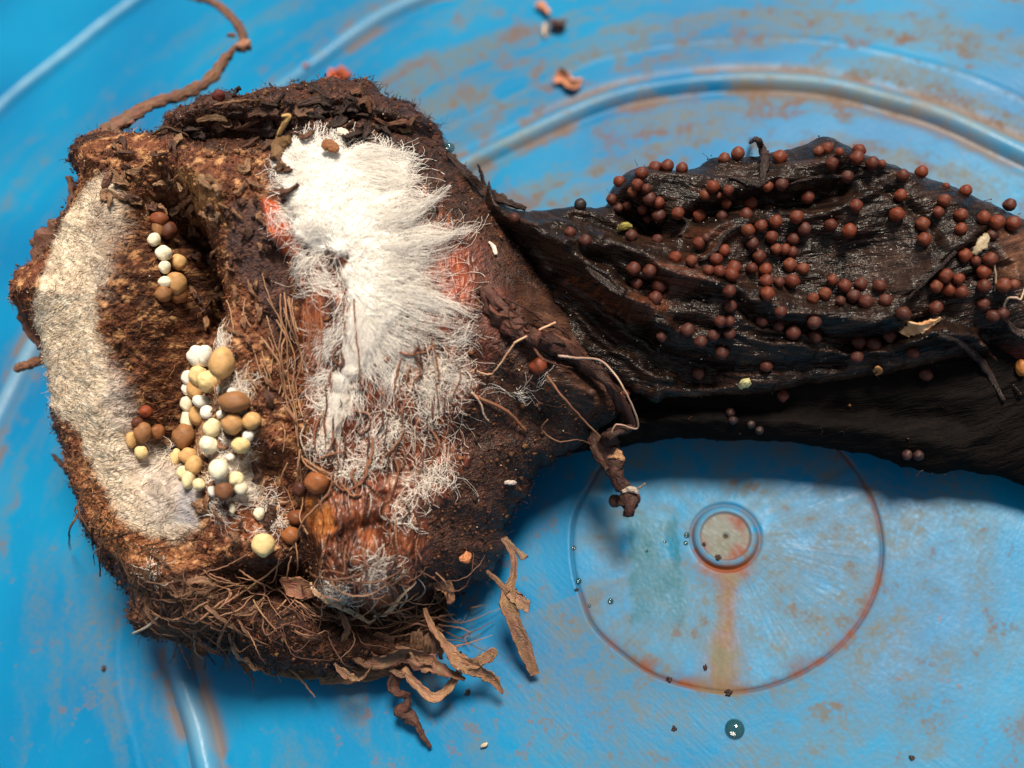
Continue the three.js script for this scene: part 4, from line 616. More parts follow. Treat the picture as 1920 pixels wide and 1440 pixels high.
// bottom: papery scales and twisted strips
strapOf('dry_scale', [[600, 1128, 6.5], [622, 1190, 6.2], [660, 1222, 5.6], [712, 1240, 5.2], [762, 1226, 5], [800, 1244, 4.6], [836, 1262, 4], [872, 1274, 3.4]], [20, 26, 24, 34, 44, 36, 24, 6], 0.09, [S(128, 82, 56), S(88, 54, 38)], { twist: t => 0.9 * Math.sin(t * 9), curl: 0.5, rough: 0.3, edge: -0.4, label: 'long twisted papery scale' });
strapOf('dry_scale', [[756, 1254, 3.6], [778, 1280, 3.2], [812, 1308, 2.8], [838, 1294, 2.8], [862, 1260, 3.2]], [16, 16, 18, 18, 14], 0.2, [tanA, S(120, 76, 52)], { rough: 0.3, twist: 0.7, curl: 0.4 });
strapOf('dry_scale', [[796, 1140, 7], [808, 1172, 6.6], [836, 1212, 5.8], [862, 1240, 5], [896, 1256, 4], [924, 1272, 3], [942, 1300, 2]], [7, 12, 18, 30, 28, 24, 4], 0.09, [S(150, 100, 64), S(112, 70, 46)], { curl: 0.5, rough: 0.3, twist: t => 0.5 * Math.sin(t * 6) });
strapOf('dry_scale', [[858, 1246, 4.6], [886, 1244, 4.4], [908, 1234, 4.4], [926, 1220, 4.6], [922, 1236, 4.2], [912, 1240, 4.2]], [16, 20, 18, 14, 10, 6], 0.16, [S(140, 94, 62), S(104, 66, 46)], { curl: 0.4, rough: 0.3 });
strapOf('dry_scale', [[600, 1274, 2.4], [660, 1268, 2.4], [720, 1258, 2.6], [770, 1246, 3]], [22, 26, 24, 14], 0.25, [S(76, 46, 32), S(100, 62, 44)], { rough: 0.3, curl: 0.3 });
strapOf('dry_scale', [[440, 1172, 8.6], [468, 1200, 7.6], [500, 1206, 7.4], [532, 1194, 7.8], [558, 1166, 8.6], [586, 1134, 9.4], [600, 1110, 10]], [14, 20, 22, 26, 30, 24, 14], 0.09, [S(150, 100, 68), S(98, 60, 42)], { curl: 0.7, rough: 0.25, twist: 0.8 });
strapOf('dry_scale', [[430, 1160, 9.6], [390, 1176, 8], [350, 1190, 7], [330, 1170, 7.6]], [10, 20, 26, 14], 0.2, [S(110, 72, 52), S(80, 50, 38)], { curl: 0.5, rough: 0.4 });
strapOf('dry_scale', [[508, 1212, 5.4], [542, 1238, 4.6], [576, 1254, 4.2], [596, 1206, 6], [598, 1160, 8]], [10, 12, 12, 14, 16], 0.16, [S(104, 66, 44), S(140, 94, 60)], { curl: 0.5, rough: 0.3, per: 6 });
strapOf('dry_scale', [[456, 1252, 3.4], [500, 1240, 3.6], [540, 1262, 3], [600, 1262, 3], [660, 1250, 3.4]], [20, 26, 20, 24, 20], 0.25, [S(66, 42, 32), S(46, 30, 25)], { rough: 0.45, curl: 0.4 });
strapOf('dry_scale', [[532, 1100, 11], [566, 1102, 11], [604, 1112, 11]], [34, 40, 10], 0.16, [S(104, 52, 34), S(130, 72, 46)], { curl: 0.5, rough: 0.2, label: 'small reddish triangular scale' });
strapOf('dry_scale', [[786, 1090, 8.6], [812, 1088, 8], [838, 1102, 7], [846, 1130, 6]], [14, 24, 24, 12], 0.2, [S(150, 92, 58), S(100, 58, 40)], { rough: 0.5, curl: 0.5 });
strapOf('dry_scale', [[640, 1150, 8.6], [652, 1180, 7.6], [632, 1210, 6.4]], [10, 14, 10], 0.16, [S(120, 76, 50), S(86, 52, 36)], { rough: 0.4, curl: 0.4 });
strapOf('dry_scale', [[690, 1215, 5], [712, 1200, 5.4], [740, 1206, 5]], [20, 34, 20], 0.2, [S(112, 66, 44), S(80, 48, 34)], { rough: 0.4, curl: 0.6 });
for (let k = 0; k < 5; k++) strapOf('dry_scale', [[776 + k * 12, 1184 + k * 2, 6 - k * 0.3], [774 + k * 13, 1208, 5], [770 + k * 14, 1234, 3.6]], [8, 12, 8], 0.16, [S(104, 66, 48), S(72, 46, 36)], { rough: 0.35, curl: 0.3 });
for (let k = 0; k < 34; k++) { const x = 250 + rnd() * 520, y = 1090 + rnd() * 110, an = 0.3 + rs() * 0.9, l = 40 + rnd() * 70; if (!A.hit(x, y)) continue; const w = 2 + 9 * rnd() * rnd(), bend = rs() * 16; strapOf('dry_scale', [[x, y, 0.1], [x + Math.cos(an) * l * 0.35 - Math.sin(an) * bend, y + Math.sin(an) * l * 0.35 + Math.cos(an) * bend, 0.5 + rnd() * 0.7], [x + Math.cos(an) * l * 0.7 - Math.sin(an) * bend, y + Math.sin(an) * l * 0.7, 0.7], [x + Math.cos(an) * l, y + Math.sin(an) * l, 0.3]], [w * 0.5, w * 1.1, w * 0.8, w * 0.12], 0.06, rnd() < 0.4 ? [S(70, 44, 34), S(110, 72, 52)] : [S(104, 66, 46), S(156, 110, 78)], { on: true, rough: 0.5, curl: 0.5, twist: rs() * 0.8 }); }
for (let k = 0; k < 16; k++) { const x = 330 + rnd() * 440, y = 1196 + rnd() * 50, dx = 40 + rnd() * 60, h0 = 4.5 + rnd() * 2.5; strapOf('dry_scale', [[x, y, h0], [x + dx * 0.35, y + 14 + rs() * 14, h0 - 0.8], [x + dx * 0.7, y + 16 + rs() * 16, h0 - 1.4], [x + dx, y + 6 + rs() * 26, h0 - 1.6]], [5, 6 + rnd() * 12, 5 + rnd() * 9, 2], 0.07, rnd() < 0.5 ? [S(72, 46, 36), S(112, 74, 54)] : [S(100, 64, 46), S(146, 102, 72)], { rough: 0.5, curl: 0.6, twist: rs() * 2 }); }
strapOf('pale_edge', [[592, 1090, 0.5], [606, 1108, 0.6], [640, 1126, 0.6], [668, 1138, 0.6], [690, 1154, 0.6], [704, 1148, 0.6]], [4, 9, 7, 10, 6, 3], 0.12, [S(226, 200, 162), S(186, 140, 96)], { on: true, rough: 0.5, curl: 0.4 });
strapOf('pale_edge', [[700, 1146, 0.5], [726, 1136, 0.5], [746, 1112, 0.5], [776, 1086, 0.4]], [4, 9, 6, 2], 0.12, [S(196, 158, 112), S(220, 196, 170)], { on: true, rough: 0.4, curl: 0.4 });
strapOf('twisted_strip', [[752, 1256, 3.6], [736, 1284, 2.8], [748, 1302, 2.5], [766, 1304, 2.4], [760, 1322, 2.1], [744, 1336, 1.9], [766, 1342, 1.7], [782, 1356, 1.4], [792, 1378, 1], [806, 1402, 0.5]], [26, 24, 20, 24, 26, 20, 26, 16, 14, 4], 0.2, [S(92, 52, 36), S(66, 38, 29)], { twist: t => 5 * t, curl: 0.5, rough: 0.25, label: 'dark twisted strip hanging off the lower edge' });
strapOf('thin_leaf', [[944, 1008, 7.4], [962, 1040, 7], [962, 1080, 6.4], [952, 1120, 5.8], [962, 1160, 4.8], [982, 1210, 3], [1003, 1264, 1.2]], [12, 12, 14, 30, 28, 28, 20], 0.09, [S(138, 92, 66), S(108, 70, 52)], { curl: 0.35, rough: 0.18, label: 'thin dried leaf strip hanging over the lid' });
strapOf('thin_leaf', [[912, 1072, 7], [930, 1086, 6.6], [952, 1112, 6]], [8, 10, 14], 0.16, [S(120, 80, 56), S(92, 60, 44)]);
strapOf('thin_leaf', [[956, 1106, 5.9], [974, 1126, 5.6], [992, 1140, 5.3]], [18, 24, 20], 0.16, [S(142, 98, 68), S(112, 76, 54)], { rough: 0.4, curl: 0.5 });
strapOf('thin_leaf', [[950, 1014, 7.2], [968, 1030, 7], [984, 1046, 6.8]], [8, 8, 14], 0.25, [S(104, 76, 60), S(136, 108, 88)], { rough: 0.3 });
for (let k = 0; k < 150; k++) {
  const low = k > 100, x = low ? 300 + rnd() * 560 : 270 + rnd() * 560, y = low ? 1190 + rnd() * 50 : 1060 + rnd() * 130, an = 0.2 + rs() * 1.3, l = 50 + rnd() * 90, bd = rs() * 22; if (!A.hit(x, y)) continue;
  const q = t => [x + Math.cos(an) * l * t - Math.sin(an) * bd * Math.sin(t * 4), y + Math.sin(an) * l * t * 0.6 + Math.cos(an) * bd * Math.sin(t * 4)];
  const pts = [0, 0.25, 0.5, 0.75, 1].map(t => low ? [...q(t), 4.6 - 2.4 * t + rs() * 0.5] : [...q(t), 0.2 + 0.9 * Math.sin(t * 3)]), w = 1.8 + 3 * rnd() * rnd();
  strapOf('fine_root', pts, [w, w, w, w * 0.8, w * 0.4], 0.12, rnd() < 0.5 ? [S(132, 84, 54), S(170, 122, 84)] : [S(84, 50, 36), S(120, 78, 54)], { on: !low, round: true, sides: 5, rough: 0.2, per: 6, jit: 0.04, mat: M.strand });
}
// the rootlet that leaves the neck and hangs over the lid
strapOf('rootlet', [[905, 540, 0.3], [940, 585, 0.5], [985, 622, 0.9], [1010, 640, 1.4]], [26, 40, 30, 24], 0.5, [S(96, 50, 36), S(70, 40, 31)], { on: true, rough: 0.5 });
strapOf('rootlet', [[1000, 632, 1.1, 1], [1040, 664, 1.0, 1], [1085, 695, 1.1, 1], [1128, 735, 1.3, 1], [1152, 776, 1.8, 1], [1150, 812, 11], [1138, 832, 9.2], [1152, 872, 8.4], [1164, 905, 7.6], [1180, 940, 7], [1178, 964, 6.4]], [26, 34, 24, 20, 16, 18, 40, 34, 24, 34, 20], 0.6, [S(74, 40, 30), S(46, 28, 23)], { rough: 0.55, label: 'dark rootlet reaching down over the lid' });
for (let k = 0; k < 16; k++) { const x = 900 + rnd() * 150, y0 = 540 + (x - 900) * 0.85 + rs() * 16, l = 40 + rnd() * 60, w = 2 + rnd() * 5; strapOf('rootlet', [[x, y0, 0.4], [x + l * 0.4, y0 + l * 0.36 + rs() * 8, 1.3 + 0.5 * rnd()], [x + l, y0 + l * 0.75 + rs() * 12, 0.5]], [w * 0.5, w, w * 0.3], 0.12, rnd() < 0.5 ? [S(104, 56, 38), S(140, 84, 56)] : [S(64, 38, 29), S(92, 54, 38)], { on: true, rough: 0.5, sides: 6, curl: 0.3 }); }
strapOf('rootlet', [[1126, 834, 9], [1112, 812, 9.4], [1120, 850, 8.8], [1140, 880, 8.2]], [14, 18, 18, 10], 0.4, [dk, S(90, 50, 34)], { rough: 0.6 });
strapOf('rootlet_flake', [[1140, 856, 9], [1156, 852, 9.2], [1168, 862, 9]], [10, 18, 8], 0.2, [S(186, 130, 78), S(146, 96, 58)], { rough: 0.5, curl: 0.5 });
strapOf('rootlet_flake', [[1150, 748, 11], [1164, 750, 11], [1174, 762, 10.6]], [12, 20, 6], 0.2, [S(120, 66, 42), S(160, 104, 70)], { rough: 0.6 });
strapOf('rootlet_flake', [[1168, 922, 7.8], [1184, 918, 8], [1196, 922, 7.8]], [8, 14, 6], 0.2, [S(210, 190, 172), S(160, 130, 110)], { rough: 0.5 });
const fine = (pts, w, c, on = true, label) => strapOf('fine_root', pts, [w, w, w * 0.9, w * 0.8], 0.2, c, { on, round: true, sides: 5, rough: 0.15, per: 8, jit: 0.03, mat: M.strand, label });
fine([[1016, 628, 1.8], [985, 634, 1.8], [956, 654, 1.4], [938, 684, 1.0], [915, 700, 0.6], [890, 697, 0.3]], 4.2, [S(176, 122, 80), S(210, 170, 130)], true, 'pale curved fine root');
fine([[1030, 668, 1.6, 1], [1048, 686, 2.2, 1], [1090, 706, 2.6, 1], [1124, 738, 2.8, 1], [1148, 772, 3, 1], [1156, 796, 11.8], [1144, 824, 10.6]], 4.6, [S(160, 110, 86), S(204, 170, 146)], false, 'pale arching fine root');
fine([[1038, 690, 1.5, 1], [1062, 728, 1.6, 1], [1092, 776, 1.5, 1], [1126, 820, 10.6]], 4, [S(128, 76, 48), S(170, 116, 76)], false);
fine([[1030, 770, 1], [1024, 796, 1.2], [1046, 812, 1.2], [1072, 808, 1.2], [1096, 818, 1]], 3, [S(104, 64, 44), S(140, 96, 64)]);
fine([[878, 736, 0.4], [894, 752, 0.4], [906, 776, 0.3], [916, 788, 0.2]], 4, [S(170, 110, 74), S(220, 190, 160)]);
fine([[880, 740, 0.3], [940, 768, 0.5], [968, 796, 0.6], [982, 806, 0.4]], 7, [S(120, 72, 42), S(150, 94, 52)]);
const rootsDown = [
  [[[521, 552], [539, 599], [550, 640], [559, 675], [561, 727]], 3.4], [[[542, 550], [556, 596], [562, 640], [572, 675], [570, 720]], 3.2], [[[486, 634], [512, 675], [527, 730], [545, 762], [556, 806], [562, 835], [571, 917]], 4],
  [[[530, 634], [521, 663], [528, 722], [536, 762], [550, 792]], 3.4], [[[526, 757], [539, 786], [553, 809], [568, 850], [594, 870], [623, 900]], 4], [[[537, 860], [536, 890], [541, 920], [550, 958]], 3.2], [[[557, 840], [559, 870], [563, 900], [574, 936], [580, 977], [588, 1000]], 4],
  [[[580, 860], [604, 876], [623, 895], [617, 927], [588, 977], [559, 1017], [518, 1058], [460, 1108], [420, 1136]], 5], [[[550, 560], [566, 610], [570, 660], [575, 700]], 3], [[[512, 600], [524, 640], [534, 690], [540, 730], [552, 770], [560, 830]], 3.4], [[[500, 560], [516, 610], [519, 660], [530, 700]], 3],
  [[[518, 1045], [510, 1070], [496, 1090]], 3], [[[490, 1092], [505, 1100], [522, 1110]], 3], [[[484, 1088], [491, 1112], [489, 1152]], 4], [[[420, 1108], [424, 1122], [412, 1140]], 5], [[[540, 1040], [536, 1062], [548, 1080]], 3], [[[480, 1095], [460, 1106], [430, 1100], [400, 1112]], 3], [[[560, 1010], [566, 1040], [560, 1080], [575, 1110]], 3],
  [[[470, 1130], [500, 1160], [520, 1180]], 3], [[[520, 1150], [545, 1130], [560, 1100]], 4],
];
for (const [p, w] of rootsDown) fine(p.map(([x, y], i) => [x, y, 0.35 + 0.35 * Math.sin(i * 1.9) + 0.2]), w, [S(138, 92, 58), S(176, 128, 86)]);
for (let k = 0; k < 26; k++) { const x = 400 + rnd() * 170, y = 480 + rnd() * 420; fine([[x, y, 0.2], [x + 4 + rs() * 8, y + 24, 0.3], [x + 10 + rs() * 10, y + 50 + rnd() * 20, 0.2]], 2.4, [S(150, 104, 66), S(186, 140, 96)]); }
for (let k = 0; k < 14; k++) { const x = 572 + k * 2.4 + rs() * 3; fine([[x, 560 + rnd() * 40, 0.1], [x + 2 + rs() * 4, 620, 0.12], [x + 1 + rs() * 4, 660 + rnd() * 60, 0.1]], 1.8, [S(170, 104, 62), S(128, 70, 42)]); }
// loops of fibre in the lower flesh, translucent amber
for (const [p, w] of [[[[690, 860], [684, 900], [650, 920], [622, 900]], 10], [[[700, 820], [696, 860], [680, 890]], 9], [[[664, 770], [690, 776], [694, 800], [676, 812], [664, 796]], 5], [[[748, 660], [770, 664], [800, 660], [812, 646]], 7], [[[752, 672], [744, 700], [738, 740]], 6], [[[815, 650], [820, 690], [824, 712]], 6], [[[760, 800], [744, 830], [722, 856]], 6], [[[580, 880], [610, 856], [650, 846]], 7], [[[636, 900], [660, 930], [680, 930]], 8], [[[666, 560], [668, 620], [674, 680], [676, 730]], 6], [[[648, 560], [652, 620], [664, 660]], 4]]) strapOf('flesh_fibre', p.map(([x, y]) => [x, y, 0.3]), [w * 0.4, w * 0.6, w * 0.35], 0.15, [S(140, 74, 40), S(184, 120, 72)], { on: true, rough: 0.3, mat: M.wet });
for (let k = 0; k < 84; k++) {
  const lump = k > 52, x = lump ? 600 + rnd() * 190 : 575 + rnd() * 300, y = lump ? 920 + rnd() * 170 : 620 + rnd() * 270, l = 40 + rnd() * 80, s = rs() * 14, w = 1.6 + 3.4 * rnd() * rnd(), q = rnd(); if (!A.hit(x, y)) continue;
  strapOf('flesh_fibre', [[x, y, 0.05], [x + s, y + l * 0.35, 0.3 + 0.3 * rnd()], [x + s * 0.4 + rs() * 8, y + l * 0.7, 0.25], [x + rs() * 14, y + l, 0.05]], [w, w * 1.4, w, w * 0.4], 0.12, q < 0.45 ? [S(134, 70, 38), S(176, 108, 64)] : q < 0.86 ? [S(80, 42, 28), S(116, 62, 38)] : [S(206, 176, 152), S(232, 214, 198)], { on: true, rough: 0.3, sides: 6, per: 7, jit: 0.012, mat: M.wet });
}
// upper edge: bark flakes and curls
for (const [p, w, c] of [[[[396, 200], [440, 196], [490, 190]], 5, tanA], [[[370, 222], [400, 216], [430, 222]], 14, S(110, 74, 40)], [[[730, 226], [756, 224], [770, 236]], 10, S(120, 72, 44)], [[[740, 248], [756, 240], [768, 246]], 8, S(170, 124, 78)], [[[700, 218], [730, 226], [750, 240]], 8, S(110, 62, 40)], [[[560, 196], [600, 188], [630, 196]], 14, S(70, 44, 34)], [[[470, 214], [500, 206], [530, 214]], 16, S(92, 58, 40)], [[[290, 262], [320, 244], [350, 262]], 5, S(120, 86, 60)]]) strapOf('bark_flake', p.map(([x, y]) => [x, y, 0.5]), [w * 0.6, w, w * 0.5], 0.18, [c, c.map(v => v * 0.6)], { on: true, rough: 0.5, curl: 0.5 });
for (let k = 0; k < 60; k++) { const x = 340 + rnd() * 450, y = 176 + rnd() * 84, w = 8 + rnd() * 14; if (!A.hit(x - 6, y - 12) || !A.hit(x + 40, y - 10)) continue; strapOf('bark_flake', [[x, y, 0.2], [x + 14 + rs() * 10, y + rs() * 12, 0.55], [x + 30 + rs() * 14, y + rs() * 18, 0.3]], [w * 0.5, w, w * 0.4], 0.16, rnd() < 0.3 ? [S(120, 76, 46), S(84, 52, 34)] : [S(62, 40, 31), S(40, 27, 23)], { on: true, rough: 0.5, curl: 0.6, twist: rs() }); }
for (let k = 0; k < 40; k++) { const x = 160 + rnd() * 380, y = 270 + rnd() * 130, w = 6 + rnd() * 9; if (A.hit(x, y)) strapOf('bark_flake', [[x, y, 0.15], [x + 10 + rs() * 10, y + rs() * 12, 0.5], [x + 20 + rs() * 12, y + rs() * 16, 0.3]], [w * 0.5, w, w * 0.4], 0.15, rnd() < 0.5 ? [S(176, 128, 82), S(130, 88, 56)] : [S(110, 70, 46), S(76, 46, 34)], { on: true, rough: 0.6, curl: 0.5, twist: rs() }); }
for (let k = 0; k < 80; k++) { const x = 352 + rnd() * 150, y = 330 + rnd() * 680, w = 5 + rnd() * 10, an = 1.3 + rs() * 0.9, l = 14 + rnd() * 26; if (A.hit(x, y)) strapOf('bark_flake', [[x, y, 0.1], [x + Math.cos(an) * l * 0.5 + rs() * 6, y + Math.sin(an) * l * 0.5, 0.5], [x + Math.cos(an) * l, y + Math.sin(an) * l, 0.2]], [w * 0.4, w, w * 0.3], 0.1, rnd() < 0.5 ? [S(168, 116, 72), S(116, 74, 46)] : [S(98, 60, 40), S(64, 38, 28)], { on: true, rough: 0.7, curl: 0.5, twist: rs() }); }
for (let k = 0; k < 70; k++) { // ragged lower left flank
  const t = rnd(), x = lerp(165, 440, t) + rs() * 26, y = lerp(930, 1185, Math.pow(t, 0.75)) + rs() * 30, an = 0.9 + rs() * 1.2, l = 34 + rnd() * 64, w = 1.6 + 6 * rnd() * rnd(); if (!A.hit(x, y)) continue;
  strapOf('dry_scale', [[x, y, 0.1], [x + Math.cos(an) * l * 0.4 + rs() * 9, y + Math.sin(an) * l * 0.4, 0.6 + 0.6 * rnd()], [x + Math.cos(an) * l, y + Math.sin(an) * l, 0.3 + 0.5 * rnd()]], [w * 0.5, w, w * 0.15], 0.07, rnd() < 0.4 ? [S(128, 84, 54), S(96, 58, 38)] : [S(80, 46, 31), S(48, 29, 22)], { on: true, rough: 0.5, curl: 0.6, twist: rs() * 1.4, edge: 0 });
}
// right side of the base: a thin dark edge that runs into the stalk, with a barb
strapOf('dark_edge', [[838, 292, 0.2], [870, 330, 0.4], [900, 365, 0.5], [940, 385, 0.5], [985, 398, 0.3]], [10, 16, 20, 16, 8], 0.3, [S(70, 40, 30), S(40, 28, 25)], { on: true, rough: 0.4, curl: 0.4 });
strapOf('barb', [[908, 348, 17.6], [902, 324, 18.4], [896, 308, 19]], [10, 7, 3], 0.25, [dk, S(40, 30, 28)]);
strapOf('barb', [[1436, 300, .3], [1428, 280, .3], [1420, 268, .3], [1409, 264, .3], [1410, 272, .3]], [16, 12, 9, 9, 5], 0.3, [S(46, 34, 31), S(70, 48, 40)], { on: true, rough: 0.5 });
strapOf('barb', [[1426, 350, 0.3], [1432, 325, 0.4], [1434, 300, 0.3]], [8, 14, 16], 0.3, [S(40, 30, 28), S(58, 42, 38)], { on: true, rough: 0.5 });
// torn edges and veins on the leaf
for (const [p, w] of [[[[1370, 336], [1396, 342], [1420, 346], [1440, 338]], 10], [[[1100, 500], [1140, 530], [1170, 552]], 16], [[[1262, 400], [1290, 420], [1276, 444]], 8], [[[1310, 490], [1340, 468], [1360, 440], [1390, 424]], 7], [[[1480, 344], [1540, 330], [1600, 330], [1640, 312]], 7], [[[1700, 560], [1740, 520], [1790, 470]], 6], [[[1886, 600], [1904, 620], [1930, 630]], 16], [[[1760, 628], [1800, 640], [1846, 690], [1880, 752]], 14]]) strapOf('leaf_fold', p.map(([x, y]) => [x, y, 0.12]), [w * 0.5, w, w, w * 0.5], 0.3, [S(62, 47, 42), S(42, 32, 30)], { on: true, rough: 0.4, curl: 0.3, mat: M.leaf });
fine([[1880, 575, 0.3], [1884, 556, 0.6], [1896, 552, 0.9], [1906, 556, 0.8], [1916, 540, 0.4]], 4, [S(176, 140, 104), S(210, 180, 150)]);
fine([[1862, 490, 0.2], [1868, 520, 0.4], [1862, 545, 0.3]], 3, [S(140, 110, 84), S(180, 150, 120)]);
// ---------------------------------------------------------------- fungal pellets (each a thing of its own)
function pelletGeo(v, seg = 22) {
  const g = new THREE.SphereGeometry(1, seg, Math.round(seg * 0.7)), p = g.attributes.position;
  for (let i = 0; i < p.count; i++) { const x = p.getX(i), y = p.getY(i), z = p.getZ(i), k = 1 + 0.15 * noise(x * 1.1 + v * 7, y * 1.1, z * 1.1 + v) + 0.05 * noise(x * 2.7 + v, y * 2.7, z * 2.7) + 0.02 * noise(x * 7, y * 7 + v, z * 7); p.setXYZ(i, x * k, y * k, z * k); }
  g.computeVertexNormals(); return g;
}
const pelletShapes = [1, 2, 3, 4, 5, 6].map(v => pelletGeo(v));
const bumpSkin = grayTexture(256, (u, v) => 0.5 + 0.5 * fbm(u * 26, v * 16, 3, 3, 0.7));
const skinMap = grayTexture(256, (u, v) => 0.92 + 0.2 * fbm(u * 7, v * 5, 13, 3, 0.6) + 0.08 * noise(u * 50, v * 40, 4));
skinMap.colorSpace = THREE.SRGBColorSpace;
const pelletMats = {};
function pelletMat(r, g, b, rough = 0.5) { const k = [r, g, b, rough].join(); if (!pelletMats[k]) { const c = S(r, g, b); pelletMats[k] = new THREE.MeshPhysicalMaterial({ color: new THREE.Color().setRGB(...c), map: skinMap, roughness: rough, bumpMap: bumpSkin, bumpScale: 0.00003, specularIntensity: 0.5 }); } return pelletMats[k]; }
const camBasis = new THREE.Matrix4().makeBasis(new THREE.Vector3(...camR), new THREE.Vector3(...camU), new THREE.Vector3(-camF[0], -camF[1], -camF[2])), camQuat = new THREE.Quaternion().setFromRotationMatrix(camBasis);
function pellet(px, py, rx, ry, mat, sink = 0.75, z0 = null) {
  let h = null; for (let k = 0; k < 60 && !h; k++) { const an = k * 2.4, r = k * 0.8; h = hitAny(px + Math.cos(an) * r, py + Math.sin(an) * r); }
  const R = Math.min(rx, ry) * 0.05 * (h ? h.z / 94 : 1); let z;
  if (z0 !== null) z = z0; else if (h) { const n = h.body.normal(h.a, h.b); z = h.z - sink * R / Math.max(0.6, -dot3(n, norm3(ray(px, py)))); } else z = (free(px, py, R)[1] - camC[1]) / ray(px, py)[1];
  const k = z / FPX, m = new THREE.Mesh(pelletShapes[Math.floor(rnd() * 6)], mat), p = at(px, py, z);
  m.position.set(p[0] * 1e-3, p[1] * 1e-3, p[2] * 1e-3); m.quaternion.copy(camQuat).multiply(new THREE.Quaternion().setFromAxisAngle(new THREE.Vector3(0, 0, 1), rs() * 0.2));
  if (rx === ry) m.quaternion.multiply(new THREE.Quaternion().setFromEuler(new THREE.Euler(rnd() * 6, rnd() * 6, rnd() * 6)));
  m.scale.set(rx * k * 1e-3, ry * k * 1e-3, (rx + ry) / 2 * k * 1e-3); m.castShadow = m.receiveShadow = true; m.name = 'fungal_pellet'; return m;
}
const browns = [[98, 47, 33], [104, 50, 33], [86, 44, 34], [78, 42, 34], [108, 57, 39], [112, 52, 32], [84, 40, 28]].map(c => pelletMat(...c, 0.5)), darks = [[66, 42, 38], [56, 36, 34]].map(c => pelletMat(...c, 0.55));
const ordinal = ['first', 'second', 'third', 'fourth', 'fifth', 'sixth', 'seventh', 'eighth', 'ninth', 'tenth', 'eleventh', 'twelfth', 'thirteenth', 'fourteenth'];
const numberWord = ['zero', 'one', 'two', 'three', 'four', 'five', 'six', 'seven', 'eight', 'nine', 'ten', 'eleven', 'twelve', 'thirteen', 'fourteen'];
